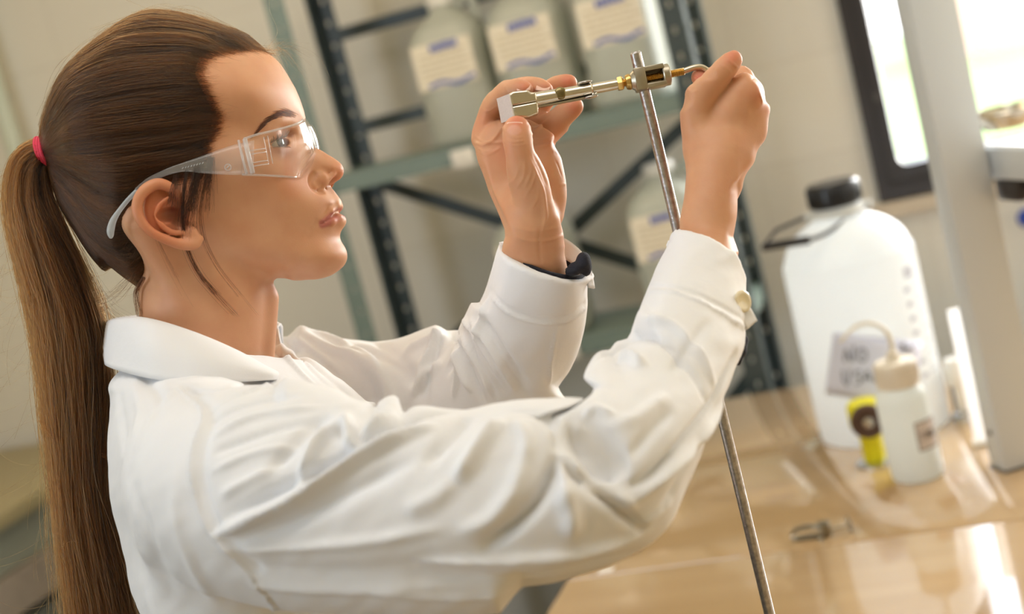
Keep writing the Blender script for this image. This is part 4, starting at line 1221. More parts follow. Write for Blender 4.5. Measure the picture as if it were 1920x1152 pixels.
for i in range(8500):
    a0 = rng.uniform(0, 2 * math.pi); rho = 1 - rng.random() ** 2 * 0.35
    if rng.random() < 0.05: rho *= rng.uniform(1.0, 1.22)
    end = m if rng.random() < 0.6 else int(m * rng.uniform(0.45, 1))
    j = np.arange(0, end, 2); x = j / m
    tw = rng.normal(0, 0.35); ph = rng.uniform(0, 6.3); fr = rng.uniform(1.5, 5)
    lk = 0.08 * math.sin(a0 * 7) + 0.07 * math.sin(a0 * 17 + 1) + 0.05 * math.sin(a0 * 37 + 2)
    a = a0 + tw * x + 0.11 * np.sin(fr * x * 6 + ph) + 0.15 * np.sin(x * 5 + 2 * math.sin(a0 * 3))
    rr = rho * (1 + lk * np.clip(x * 5, 0, 1) + 0.05 * np.sin(fr * 1.7 * x * 6 + ph))
    if rng.random() < 0.025: rr = rr * (1 + rng.uniform(0.1, 0.8) * np.clip(x - rng.uniform(0.05, 0.5), 0, 1) * 1.6)
    q = PTC[j, :3] + SD[j] * (np.cos(a) * PTC[j, 3] * rr)[:, None] + np.array([0, 1.0, 0]) * (np.sin(a) * PTC[j, 4] * rr)[:, None]
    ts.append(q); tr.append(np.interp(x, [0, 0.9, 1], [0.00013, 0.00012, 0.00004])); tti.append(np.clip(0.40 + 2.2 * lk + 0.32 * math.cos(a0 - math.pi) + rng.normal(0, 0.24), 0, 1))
for i in range(46):
    o_ = rng.normal(0, 1, 3) * np.array([3, 2, 3.5])
    q = smooth_path(np.array([(92, 20, 755), (98, 50, 783), (122, 74, 808), (160, 72, 830), (208, 46, 851), (222, 30, 856)], float) + o_ * np.linspace(1.4, 0.5, 6)[:, None] + rng.normal(0, 1.2, (6, 3)), 6)
    ts.append(q); tr.append(np.full(len(q), 0.0001)); tti.append(np.clip(0.85 + rng.normal(0, 0.15), 0, 1))
# loose curly flyaways left of the ponytail
for i in range(130):
    j0 = rng.integers(6, m - 25); p = PTC[j0, :3].copy()
    s = -1 if rng.random() < 0.8 else 1
    p = p + SD[j0] * (PTC[j0, 3] * 0.9) * (1 if (SD[j0] @ np.array([s, 0, 0])) > 0 else -1)
    L = rng.uniform(60, 240); n = 9
    d = np.array([s * rng.uniform(0.1, 0.7), rng.normal(0, 0.2), rng.uniform(0.3, 1.0)]); d /= np.linalg.norm(d)
    q = [p]
    cv_ = rng.normal(0, 0.22)
    for k in range(n):
        cs, sn = math.cos(cv_), math.sin(cv_)
        d = np.array([d[0] * cs - d[2] * sn, d[1], d[0] * sn + d[2] * cs]); d[2] += 0.06; d /= np.linalg.norm(d)
        q.append(q[-1] + d * L / n)
    q = smooth_path(q, 3)
    ts.append(q); tr.append(np.full(len(q), 0.000055)); tti.append(0.9)

def mat_hair(name, c0, c1, rough=0.36):
    m, nt, b, out = mat_new(name)
    nt.nodes.remove(b)
    h = nt.nodes.new('ShaderNodeBsdfHairPrincipled')
    h.model = 'CHIANG'; h.parametrization = 'COLOR'
    at = nt.nodes.new('ShaderNodeAttribute'); at.attribute_name = 'tint'
    mx = nt.nodes.new('ShaderNodeMix'); mx.data_type = 'RGBA'
    mx.inputs['A'].default_value = c0; mx.inputs['B'].default_value = c1
    nt.links.new(at.outputs['Fac'], mx.inputs['Factor'])
    nt.links.new(mx.outputs['Result'], h.inputs['Color'])
    h.inputs['IOR'].default_value = 1.38; h.inputs['Roughness'].default_value = rough; h.inputs['Radial Roughness'].default_value = 0.45
    h.inputs['Random Roughness'].default_value = 0.3
    nt.links.new(h.outputs['BSDF'], out.inputs['Surface'])
    return m
MH = mat_hair('hair_strands', lin(14, 8, 5), lin(78, 47, 23))
MHT = mat_hair('tail_strands', lin(20, 11, 6), lin(126, 78, 38))
MHB = mat_simple('hair_base', lin(20, 13, 9), 0.95, noise=0.3, scale=60, spec=0.05)
MHE = mat_hair('brow_hair', lin(34, 22, 16), lin(60, 38, 24))
# ------------------------------------------------------------------ person assembly
PERSON = empty('person', (w2(hp(np.array([395.0, 0, 900.0])))[0], w2(hp(np.array([395.0, 0, 900.0])))[1], 0.0), 0,
    'young woman in white lab coat and safety glasses, hands raised to metal rod', 'person')
bpy.context.view_layer.update()
def skin_mat():
    m, nt, b, out = mat_new('skin')
    sset(b, rough=0.48, ior=1.4)
    at = nt.nodes.new('ShaderNodeAttribute'); at.attribute_name = 'tone'
    tc = nt.nodes.new('ShaderNodeTexCoord')
    n1 = nt.nodes.new('ShaderNodeTexNoise'); n1.inputs['Scale'].default_value = 45; n1.inputs['Detail'].default_value = 5
    n2 = nt.nodes.new('ShaderNodeTexNoise'); n2.inputs['Scale'].default_value = 900; n2.inputs['Detail'].default_value = 3
    nt.links.new(tc.outputs['Object'], n1.inputs['Vector']); nt.links.new(tc.outputs['Object'], n2.inputs['Vector'])
    mx = nt.nodes.new('ShaderNodeMix'); mx.data_type = 'RGBA'; mx.blend_type = 'MULTIPLY'
    mx.inputs['Factor'].default_value = 0.35
    cr = nt.nodes.new('ShaderNodeValToRGB')
    cr.color_ramp.elements[0].color = (0.80, 0.62, 0.55, 1); cr.color_ramp.elements[0].position = 0.3
    cr.color_ramp.elements[1].color = (1.0, 1.0, 1.0, 1); cr.color_ramp.elements[1].position = 0.62
    nt.links.new(n1.outputs['Fac'], cr.inputs['Fac'])
    nt.links.new(at.outputs['Color'], mx.inputs['A']); nt.links.new(cr.outputs['Color'], mx.inputs['B'])
    nt.links.new(mx.outputs['Result'], b.inputs['Base Color'])
    b.inputs['Subsurface Weight'].default_value = 0.25
    b.inputs['Subsurface Radius'].default_value = (0.009, 0.0035, 0.0018)
    b.inputs['Subsurface Scale'].default_value = 1.0
    bp = nt.nodes.new('ShaderNodeBump'); bp.inputs['Strength'].default_value = 0.14; bp.inputs['Distance'].default_value = 0.0005
    nt.links.new(n2.outputs['Fac'], bp.inputs['Height']); nt.links.new(bp.outputs['Normal'], b.inputs['Normal'])
    return m
MSKIN = skin_mat()
SKIN = np.array(lin(207, 156, 120)[:3]); LIP = np.array(lin(186, 116, 104)[:3]); RED = np.array(lin(204, 122, 84)[:3])
def tone_head(V):
    C = np.tile(SKIN, (len(V), 1))
    def mixc(col, wt):
        w_ = np.clip(wt, 0, 1)[:, None]
        C[:] = C * (1 - w_) + col * w_
    aw = np.abs(V[:, 1]); Vs = np.stack([V[:, 0], aw, V[:, 2]], 1)
    # lips
    dl = seg_dist(Vs, [(637, 0, 389.5), (634, 20, 391), (626, 41, 402), (610, 60, 421)])[0]
    mixc(LIP, (6.5 - dl) / 3)
    dl = seg_dist(Vs, [(642, 0, 409), (638, 22, 410), (628, 42, 417), (612, 58, 424)])[0]
    mixc(LIP, (9.5 - dl) / 4)
    g = lambda c, r: np.exp(-(((Vs - np.array(c)) / np.array(r)) ** 2).sum(1))
    mixc(RED, 0.35 * g((560, 100, 340), (45, 60, 40)))
    mixc(RED, 0.5 * g((636, 0, 322), (22, 30, 24)))
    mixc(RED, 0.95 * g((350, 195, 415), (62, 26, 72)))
    mixc(np.array(lin(112, 44, 28)[:3]), 0.9 * g((370, 178, 412), (20, 16, 26)))  # ear hollow: deeper red, with its shade put into the colour
    mixc(np.array(lin(140, 84, 68)[:3]), 0.65 * g((536, 88, 296), (28, 40, 14)))  # shading under the eye painted into the skin tone
    mixc(np.array(lin(150, 92, 74)[:3]), 0.5 * g((540, 84, 262), (26, 44, 9)))  # upper lid shading, also painted into the tone
    mixc(np.array(lin(110, 48, 36)[:3]), 0.9 * g((618, 20, 343), (13, 9, 8)))  # nostril shade painted as dark red-brown
    # dark scalp shading of real hair roots just inside the hairline
    return C
MEYE, _nt, _b, _o = mat_new('eyeball')
def eye_mat():
    nt, b = _nt, _b
    sset(b, rough=0.12, ior=1.4); b.inputs['Coat Weight'].default_value = 0.3; b.inputs['Coat Roughness'].default_value = 0.05
    at = nt.nodes.new('ShaderNodeAttribute'); at.attribute_name = 'tone'
    nt.links.new(at.outputs['Color'], b.inputs['Base Color'])
eye_mat()
def make_eye(s):
    n, mm = 64, 40
    gz = EF + np.array([0, 0.30, 0]) + 0.02 * EU; gz /= np.linalg.norm(gz)
    ax = np.cross(gz, [0, 1.0, 0]); ax /= np.linalg.norm(ax); ay = np.cross(gz, ax)
    V = []; C = []
    for j in range(mm + 1):
        a = math.pi * j / mm
        for i in range(n):
            b = 2 * math.pi * i / n
            r = 30.0 + 2.6 * math.exp(-(a / 0.42) ** 2)
            V.append(EYE + r * (math.cos(a) * gz + math.sin(a) * (math.cos(b) * ax + math.sin(b) * ay)))
            if a < 0.24: c = lin(8, 6, 6)
            elif a < 0.50: c = lin(62, 44, 32) if a < 0.42 else lin(24, 18, 16)
            else: c = lin(172, 160, 150)  # eye white, darkened to include shading from the lids
            C.append(c[:3])
    F = [(j * n + i, (j + 1) * n + i, (j + 1) * n + (i + 1) % n, j * n + (i + 1) % n) for j in range(mm) for i in range(n)]
    V = np.array(V); V[:, 1] *= s
    o = mesh_obj('eye', w2(hp(V)), np.array(F), MEYE, PERSON)
    set_col(o, 'tone', np.array(C))
    return o
HAIR = mesh_obj('hair', w2(hp(cV)), cF, MHB, PERSON)
tag(HAIR, 'long brown hair combed back into a ponytail')
TAIL = mesh_obj('ponytail', w2(hp(tV)), tF, MHB, HAIR)
bpy.context.view_layer.update()
add_curves('hair_strands', [w2(hp(s)) for s in strands], rads, MH, HAIR, tint)
add_curves('ponytail_strands', [w2(hp(s)) for s in ts], tr, MHT, HAIR, tti)
# pink elastic
_mb = MB()
for q in range(3):
    ring = []
    cx, cz = 83 - 1.5 * q, 287 - q * 0.2
    for a in np.linspace(0, 2 * math.pi, 41):
        ring.append(w2(hp(np.array([cx + 6 * (q - 1) + math.cos(a) * 7.5, math.sin(a) * 29, cz + math.cos(a) * 28]))))
    _mb.tube(ring, 0.0014, 10, cap=False)
MPINK = mat_simple('pink_elastic', lin(226, 62, 92), 0.7, noise=0.15, scale=900, bump=0.6, bscale=1500)
o = mesh_obj('hair_tie', _mb.V, _mb.F, MPINK, HAIR); tag(o, 'pink elastic hair tie')
make_eye(1); make_eye(-1)
# brows and lashes
bs = []; br = []; bt = []
for s in (1, -1):
    for i in range(300):
        x = rng.random() ** 0.8
        # brow centre line from the bridge outwards, on the head surface
        cu = np.interp(x, [0, 0.3, 0.65, 1], [565, 546, 526, 504]); cvv = np.interp(x, [0, 0.3, 0.65, 1], [223, 224, 237, 264])
        th = np.interp(x, [0, 0.15, 0.5, 1], [3.5, 5.8, 4.8, 1.2])
        cvv += rng.uniform(-1, 1) * th
        dx = np.array([-1.0, 0, np.interp(x, [0, 0.4, 1], [-0.6, 0.35, 1.0])]); dx /= np.linalg.norm(dx)
        L = rng.uniform(11, 19)
        q = []
        for k in range(5):
            u = cu + dx[0] * L * k / 4; v = cvv + dx[2] * L * k / 4 + 1.0 * (k / 4) ** 2
            w = math.sqrt(max(bilin(Q_HEAD, hx[0], hv[0], HH, np.array([u]), np.array([v]))[0], 25)) + 0.8 + 1.6 * math.sin(k / 4 * math.pi)
            q.append((u, s * w, v))
        bs.append(w2(hp(np.array(q)))); br.append(np.array([0.00011, 0.00011, 0.0001, 0.00007, 0.00003])); bt.append(rng.random())
add_curves('eyebrow', bs, br, MHE, PERSON, bt)
ls = []; lr = []; lt = []
for s in (1, -1):
    for i in range(230):
        t = rng.uniform(-0.55, 1.25); up = i % 4 != 0
        b = EYE + EF * (33.5 * math.cos(t)) + EL * (33.5 * math.sin(t)) + EU * ((8.5 * math.cos(t * 0.9) - 1 - 3 * t) if up else (-9.0 * math.cos(t) - 1 - 3 * t))
        d = EF * math.cos(t) * 0.9 + EL * math.sin(t) * 0.9
        L = rng.uniform(9, 15) * (1 if up else 0.55); k = 1 if up else -1
        q = [b + d * L * x + EU * k * (L * (0.75 * x * x - 0.12 * x)) for x in np.linspace(0, 1, 6)]
        q = np.array(q); q[:, 1] *= s
        ls.append(w2(hp(q))); lr.append(np.linspace(0.00012, 0.00003, 6)); lt.append(0.0)
add_curves('eyelashes', ls, lr, MHE, PERSON, lt)
# ------------------------------------------------------------------ lab coat
def plane_cut(vol, p, n, c, rad, op='sub', k=0.002):
    """remove (sub) the half-space on the +n side of p, only within rad of c"""
    c = np.asarray(c, float); n = np.asarray(n, float); n = n / np.linalg.norm(n)
    sl, g = vol.win(c - rad, c + rad)
    d = -sum((g[i] - np.float32(p[i])) * np.float32(n[i]) for i in range(3))
    dd = np.sqrt(sum((g[i] - np.float32(c[i])) ** 2 for i in range(3))) - rad
    d = np.maximum(d, dd)
    vol._comb(sl, d, k, 'sub')

from mathutils.bvhtree import BVHTree
def stroke3d(bvh, pts, n=6):
    """picture polyline -> camera-frame polyline lying on the mesh"""
    q = smooth_path(np.array(pts, float), n)
    out = []
    for x, y in q[:, :2]:
        r = P(x, y, 1.0)
        hit = bvh.ray_cast(Vector((0, 0, 0)), Vector(r).normalized())
        if hit[0] is not None: out.append(np.array(hit[0]))
    return np.array(out) if len(out) > 1 else None

def sculpt(V, F, folds, gain=1.6):
    """folds: (polyline px, amp mm, width px[, kind]) displaced along the normal with 3-D distance falloff"""
    bvh = BVHTree.FromPolygons(V.tolist(), F.tolist())
    N = vnormals(V, F)
    # orientation towards the camera
    for _ in range(2): N = relax_once(N, F, 0.6)
    N /= np.linalg.norm(N, axis=1, keepdims=True) + 1e-9
    s = np.sign((N * -V).sum(1).mean()) 
    D = np.zeros(len(V))
    for f in folds:
        pts, amp, wid = f[0], f[1], f[2]
        q = stroke3d(bvh, pts)
        if q is None: continue
        w = 0.86 * wid * float(q[:, 2].mean()) / FPX
        lo = q.min(0) - 3 * w; hi = q.max(0) + 3 * w
        m = np.where(((V > lo) & (V < hi)).all(1))[0]
        if not len(m): continue
        d, par, _ = seg_dist(V[m], q)
        tp = np.clip(np.minimum(par, 1 - par) * 5, 0, 1) ** 0.7 if len(f) < 4 else np.clip(np.minimum(par, 1 - par) * 40, 0, 1)
        D[m] += gain * amp * 0.001 * np.exp(-(d / w) ** 2) * (0.15 + 0.85 * tp)
    V2 = V + N * D[:, None]
    return V2

CV = Vol((-0.345, -0.262, 0.70), (0.185, 0.065, 1.36), 0.0022)
def c_path(pts, k=0.02, kj=0.012):
    q = smooth_path(np.array([list(P(x, y, d)) + [r] for x, y, d, r in pts]), 3)
    CV.path(q[:, :3], q[:, 3], k=k, kj=kj)
# torso
for x, y, d, r in [(400, 850, 1.06, (0.074, 0.085, 0.135)), (445, 1000, 1.06, (0.088, 0.13, 0.145)), (510, 1180, 1.05, (0.100, 0.15, 0.150)), (330, 840, 1.05, (0.048, 0.07, 0.13))]:
    CV.ell(P(x, y, d), r, k=0.03)
CV.cap(P(392, 856, 0.945), P(415, 836, 1.17), 0.047, 0.047, k=0.03)
CV.cap(P(372, 796, 0.99), P(390, 790, 1.12), 0.036, 0.036, k=0.03)
CV.ell(P(540, 860, 1.06), (0.05, 0.07, 0.10), k=0.04)
CV.cap(P(620, 900, 1.03), P(780, 1250, 1.00), 0.05, 0.06, k=0.05)
CV.cap(P(700, 1200, 0.99), P(860, 1340, 0.99), 0.025, 0.035, k=0.04)
# near sleeve
c_path([(400, 905, 0.91, 0.060), (520, 932, 0.87, 0.062), (700, 955, 0.84, 0.0585), (880, 955, 0.82, 0.057), (1030, 930, 0.81, 0.052), (1150, 880, 0.81, 0.042)], k=0.03)
c_path([(1130, 900, 0.81, 0.040), (1190, 850, 0.825, 0.040), (1235, 760, 0.86, 0.036), (1262, 670, 0.895, 0.0345), (1292, 590, 0.93, 0.0325), (1326, 500, 0.965, 0.0285), (1345, 440, 0.985, 0.026)], k=0.014)
# far sleeve
c_path([(450, 790, 1.19, 0.060), (600, 770, 1.19, 0.060), (740, 760, 1.18, 0.056), (860, 745, 1.16, 0.050), (930, 740, 1.14, 0.046)], k=0.04)
c_path([(930, 770, 1.14, 0.045), (952, 705, 1.12, 0.045), (977, 640, 1.09, 0.0425), (1004, 560, 1.06, 0.0370), (1020, 490, 1.035, 0.0328), (1033, 430, 1.02, 0.0320)], k=0.016)
# elbow crease
CV.path([P(1078, 770, 0.775), P(1094, 826, 0.772), P(1130, 880, 0.772), P(1146, 915, 0.775)], [0.005, 0.003, 0.002, 0.001], k=0.018, op='sub')
# neck opening
CV.cap(P(372, 470, 1.05), P(385, 655, 1.05), 0.055, 0.050, k=0.012, op='sub')
CV.cap(P(400, 560, 1.05), P(478, 690, 1.05), 0.040, 0.030, k=0.012, op='sub')
# cuffs: cut flat and hollow
NC0, NC1 = P(1320, 520, 0.965), P(1345, 440, 0.985)
NCD = (NC1 - NC0) / np.linalg.norm(NC1 - NC0)
ncn = np.array([0.56, 0.80, 0.22])
plane_cut(CV, P(1338, 462, 0.948), ncn, P(1350, 420, 0.98), 0.075)
FC0, FC1 = P(1012, 520, 1.045), P(1035, 430, 1.02)
FCD = (FC1 - FC0) / np.linalg.norm(FC1 - FC0)
fcn = np.array([0.34, 0.94, -0.30])
plane_cut(CV, P(1010, 503, 1.01), fcn, P(1030, 440, 1.02), 0.08)
CV.cap(NC0 - NCD * 0.005, NC1 + NCD * 0.02, 0.0262, 0.0262, k=0.001, op='sub')
CV.cap(FC0 - FCD * 0.005, FC1 + FCD * 0.02, 0.0300, 0.0300, k=0.001, op='sub')
kV, kF = CV.mesh(relax=2)
kF = kF[:, ::-1]
del CV
def fit_outline(V, F, cont, dr, fall=90.0, reach=70.0, strip=7.0, maxfix=60.0):
    """ease the mesh so that its outline passes through a traced one (outside on the left of travel)"""
    c = smooth_path(np.array(cont, float), 10)
    t = np.gradient(c, axis=0); t /= np.linalg.norm(t, axis=1, keepdims=True)
    nn = np.stack([t[:, 1], -t[:, 0]], 1)
    px = pix(V); ok = (V[:, 2] > dr[0]) & (V[:, 2] < dr[1])
    S = np.full(len(c), np.nan)
    for i in range(len(c)):
        r = px - c[i]
        a = r @ nn[i]; b = np.abs(r @ t[i])
        m = ok & (b < strip) & (np.abs(a) < reach)
        if m.any(): S[i] = a[m].max()
    k = ~np.isnan(S)
    if k.sum() < 3: return V
    S = np.interp(np.arange(len(c)), np.arange(len(c))[k], S[k])
    S = np.clip(np.convolve(np.pad(S, 7, mode='edge'), np.ones(15) / 15, 'valid'), -maxfix, maxfix)
    idx = np.where(ok & (px[:, 0] > c[:, 0].min() - fall - reach) & (px[:, 0] < c[:, 0].max() + fall + reach) & (px[:, 1] > c[:, 1].min() - fall - reach) & (px[:, 1] < c[:, 1].max() + fall + reach))[0]
    d, par, _ = seg_dist(px[idx], c)
    # arc length parameter -> sample index
    L = np.concatenate([[0], np.cumsum(np.linalg.norm(np.diff(c, axis=0), axis=1))]); L /= L[-1]
    sv = np.interp(par, L, S); nx = np.interp(par, L, nn[:, 0]); ny = np.interp(par, L, nn[:, 1])
    e = np.clip(np.minimum(par, 1 - par) * 14, 0, 1)
    j = np.clip((par * (len(c) - 1)).astype(int), 0, len(c) - 1)
    a = ((px[idx] - c[j]) * nn[j]).sum(1)                     # beyond the ends: fade
    tang = np.abs(((px[idx] - c[j]) * t[j]).sum(1))
    w = np.clip(1 - (-(a - sv)) / fall, 0, 1); w = w * w * (3 - 2 * w) * e * np.exp(-np.maximum(d - fall - np.abs(sv), 0) / 20)
    V = V.copy()
    mv = -sv * w * V[idx, 2] / FPX
    V[idx, 0] += mv * nx; V[idx, 1] -= mv * ny
    return V
OUTL = [
 ([(1373,463),(1386,484),(1396,508),(1399,540),(1403,575),(1402,612)], (0.86, 1.05), 50, 40),
 ([(290,1250),(262,1160),(235,1060),(211,960),(200,860),(206,760),(203,700)], (0.85, 1.3), 90),
 ([(520,712),(600,722),(660,742),(722,768)], (0.70, 0.97), 70),
 ([(740,766),(790,760),(850,768),(900,764),(950,752),(1000,745),(1040,752),(1068,766)], (0.70, 0.97), 90),
 ([(1090,775),(1089,735),(1100,695),(1130,652),(1168,640),(1186,615),(1212,545),(1240,485),(1268,428)], (0.70, 0.985), 60),
 ([(1402,600),(1398,640),(1385,682),(1360,742),(1335,800),(1308,868),(1278,940),(1240,1000),(1180,1045),(1100,1078),(1020,1102),(930,1128)], (0.70, 1.05), 90),
 ([(545,612),(600,624),(700,642),(770,626),(810,612),(838,611)], (1.12, 1.3), 60),
 ([(890,574),(910,545),(922,500),(936,452)], (0.98, 1.12), 50, 26),
 ([(1106,520),(1100,565),(1092,640),(1066,700),(1046,745)], (0.98, 1.3), 50, 26),
]
for cont, dr, fall, *rc in OUTL:
    for _ in range(2): kV = fit_outline(kV, kF, cont, dr, fall, reach=(rc or [70])[0])
FOLDS = [
 # armhole seam and puff beside it
 ([(332,725),(379,770),(362,843),(360,905),(384,984),(426,1036),(473,1088),(520,1146)], -1.4, 4, 1),
 ([(345,725),(396,775),(382,843),(380,905),(402,980),(442,1030),(490,1082)], 1.6, 16, 1),
 # gathers under the collar
 ([(335,722),(390,733),(470,718),(515,712)], 1.8, 9), ([(379,775),(440,745),(510,725)], -1.6, 6), ([(392,790),(470,758),(560,742)], 2.0, 9),
 ([(396,820),(480,782),(600,762)], -1.8, 8), ([(400,850),(500,812),(600,785)], 1.8, 10), ([(395,885),(480,850),(560,836)], -1.5, 9),
 ([(262,705),(300,742),(290,790)], 1.5, 12), ([(250,715),(262,760),(250,820)], -1.2, 14), ([(320,735),(280,790),(250,850)], -1.2, 16), ([(215,700),(232,800),(225,900)], 1.0, 18),
 ([(240,880),(262,960),(300,1060),(330,1140)], 1.6, 26), ([(330,880),(330,980),(370,1080),(420,1140)], -1.6, 22), ([(250,1000),(290,1080),(340,1140)], -1.2, 20),
 # long drag line from the armpit
 ([(405,1004),(470,975),(551,940),(624,895),(700,850),(755,824),(810,800)], -6.5, 11),
 ([(430,970),(551,905),(640,862),(720,815),(790,780),(860,768)], 5.0, 15),
 ([(440,1020),(560,975),(660,920),(780,860)], 3.0, 18),
 # pockets on the upper sleeve
 ([(545,918),(560,905),(577,874),(598,832),(640,792)], -5.0, 13), ([(500,890),(540,850),(575,806),(620,775)], 3.2, 15), ([(415,930),(470,900),(530,872)], -2.2, 12),
 ([(648,780),(656,815),(668,842),(700,815),(740,780)], -6.5, 15), ([(690,850),(730,800),(762,764)], 3.0, 12), ([(640,760),(700,762),(740,780)], -3.0, 12),
 ([(415,1031),(560,1028),(700,1015),(830,990)], -2.0, 12), ([(420,1060),(600,1075),(800,1065),(960,1060)], 1.8, 26),
 ([(780,1058),(930,1052),(1060,1040),(1150,1020),(1210,1000)], -3.4, 11), ([(760,1085),(930,1085),(1080,1068),(1190,1035)], 2.2, 18), ([(700,1110),(850,1120),(960,1110)], -1.6, 14),
 ([(858,905),(872,880),(905,830),(940,790)], -5.2, 18), ([(800,870),(840,820),(880,780)], 3.6, 18), ([(760,960),(820,930),(850,900)], -2.2, 20),
 ([(1045,850),(1035,885),(1008,942),(960,990),(905,1030)], 5.0, 14), ([(1050,858),(1090,905),(1145,945),(1210,997)], 4.6, 11), ([(1060,905),(1068,950),(1072,1005)], -4.4, 18),
 ([(985,860),(965,920),(920,975),(860,1000)], -3.0, 20), ([(1000,770),(1040,800),(1048,850)], 3.0, 15), ([(960,790),(985,820),(985,870)], -2.4, 14),
 # elbow
 ([(1080,792),(1093,824),(1132,883),(1147,918)], -3.2, 7), ([(1118,805),(1156,850),(1170,890),(1162,918)], 3.2, 10), ([(1066,800),(1080,840),(1118,895),(1135,925)], 1.8, 10),
 ([(1155,925),(1195,905),(1237,876),(1290,815),(1335,752),(1382,661)], 3.6, 9), ([(1165,955),(1220,915),(1290,850),(1345,770),(1388,690)], -3.4, 13),
 ([(1240,960),(1275,900),(1310,820)], 1.8, 14), ([(1180,1000),(1240,960),(1262,930)], -1.6, 12),
 # forearm bulge
 ([(1095,735),(1104,680),(1130,645),(1172,628),(1215,630),(1256,648),(1302,704),(1322,750)], 4.2, 11), ([(1196,580),(1215,600),(1262,616),(1310,668),(1336,720)], -3.6, 11),
 ([(1160,680),(1185,672),(1205,690)], -4.2, 11), ([(1096,782),(1118,768),(1150,780)], -2.4, 11), ([(1150,800),(1200,780),(1250,740)], -1.8, 16),
 ([(1260,700),(1300,640),(1330,600)], 1.6, 12), ([(1180,860),(1230,800),(1262,770)], 2.0, 12),
 # cuff seam (near) and edge
 ([(1212,545),(1262,548),(1305,562),(1350,585),(1392,615)], -1.0, 3.5, 1), ([(1218,536),(1262,538),(1308,551),(1356,575),(1398,604)], 0.8, 6, 1),
 # far arm
 ([(560,620),(620,655),(668,672),(712,710),(728,760)], -4.5, 13), ([(530,640),(600,690),(660,745)], 2.2, 14), ([(620,640),(700,660),(760,700),(790,750)], 3.0, 14),
 ([(520,640),(545,680),(590,720)], -2.0, 7), ([(838,618),(852,640),(850,672),(840,700)], 4.2, 9), ([(862,630),(864,680),(884,735)], -3.8, 8), ([(880,640),(898,690),(930,745)], 2.8, 8),
 ([(870,600),(905,660),(945,730)], -3.2, 9), ([(905,620),(950,690),(990,745)], 2.0, 12), ([(760,660),(800,640),(835,625)], -3.0, 12), ([(770,740),(800,700),(830,680)], -3.4, 13), ([(915,560),(900,600),(895,640)], -2.4, 8),
 ([(918,553),(955,588),(1008,606),(1065,602),(1098,578)], -1.0, 3.5, 1), ([(916,545),(955,578),(1008,596),(1065,592),(1098,568)], 0.8, 6, 1), ([(1046,612),(1036,660),(1030,720)], -1.2, 4),
]
FAR = [([(838,616),(856,650),(860,700),(850,745)], -3.0, 7), ([(848,612),(858,640),(880,690),(905,750)], 3.2, 7), ([(866,628),(892,680),(925,745)], -3.0, 7),
 ([(872,612),(905,665),(948,740)], 2.6, 8), ([(882,600),(920,655),(968,735)], -2.8, 8), ([(895,590),(940,650),(985,720)], 2.4, 8), ([(838,612),(820,650),(805,700),(795,745)], 3.2, 7), ([(826,620),(805,660),(785,700),(775,745)], -3.2, 7),
 ([(560,618),(640,640),(700,680),(735,730),(742,765)], -3.4, 10), ([(640,628),(720,650),(770,690),(790,745)], 2.0, 12), ([(520,625),(560,665),(610,720)], 1.6, 7), ([(535,620),(590,660),(640,700)], -1.6, 7),
 # crisper elbow and forearm creases
 ([(1048,852),(1056,900),(1050,960)], -2.2, 10), ([(1100,850),(1130,900),(1190,960)], -2.0, 10), ([(600,800),(680,830),(760,800)], 1.6, 14), ([(470,1100),(640,1108),(820,1100)], -1.4, 14)]
kV = sculpt(kV, kF, FOLDS + FAR)
for bx in ((1085, 800, 1180, 930), (1170, 560, 1215, 610)):
    m_ = pix(kV); k_ = ((m_[:, 0] > bx[0]) & (m_[:, 0] < bx[2]) & (m_[:, 1] > bx[1]) & (m_[:, 1] < bx[3]) & (kV[:, 2] < 0.99)).astype(float)
    k_ *= np.clip(np.minimum(np.minimum(m_[:, 0] - bx[0], bx[2] - m_[:, 0]), np.minimum(m_[:, 1] - bx[1], bx[3] - m_[:, 1])) / 12.0, 0, 1)
    for _ in range(14): kV = kV + (relax_once(kV, kF, 1.0) - kV) * 0.8 * k_[:, None]
# weave-scale unevenness
def vnoise(V, sc_, seed=0):
    r = np.random.default_rng(seed); out = np.zeros(len(V))
    for i in range(10):
        k = r.normal(0, 1, 3) * sc_ * (1 + 0.25 * i); out += np.sin(V @ k + r.uniform(0, 6.3)) / (1 + 0.2 * i)
    return out / 4
_N = vnormals(kV, kF)
kV = kV + _N * (vnoise(kV, 38, 3) * 0.0011 + vnoise(kV, 90, 4) * 0.0004)[:, None]
def cloth_mat(name, col, warm=0.0):
    m, nt, b, out = mat_new(name)
    sset(b, color=col, rough=0.8, spec=0.3)
    b.inputs['Sheen Weight'].default_value = 0.15
    tc = nt.nodes.new('ShaderNodeTexCoord')
    wv = nt.nodes.new('ShaderNodeTexNoise'); wv.inputs['Scale'].default_value = 1600; wv.inputs['Detail'].default_value = 2
    nt.links.new(tc.outputs['Object'], wv.inputs['Vector'])
    bp = nt.nodes.new('ShaderNodeBump'); bp.inputs['Strength'].default_value = 0.25; bp.inputs['Distance'].default_value = 0.0004
    nt.links.new(wv.outputs['Fac'], bp.inputs['Height'])
    n2 = nt.nodes.new('ShaderNodeTexNoise'); n2.inputs['Scale'].default_value = 22; n2.inputs['Detail'].default_value = 5
    nt.links.new(tc.outputs['Object'], n2.inputs['Vector'])
    b2 = nt.nodes.new('ShaderNodeBump'); b2.inputs['Strength'].default_value = 0.35; b2.inputs['Distance'].default_value = 0.004
    nt.links.new(n2.outputs['Fac'], b2.inputs['Height']); nt.links.new(bp.outputs['Normal'], b2.inputs['Normal'])
    nt.links.new(b2.outputs['Normal'], b.inputs['Normal'])
    b.inputs['Subsurface Weight'].default_value = 0.12
    b.inputs['Subsurface Radius'].default_value = (0.006, 0.005, 0.004)
    return m
MCOAT = cloth_mat('white_cotton', lin(230, 231, 234))
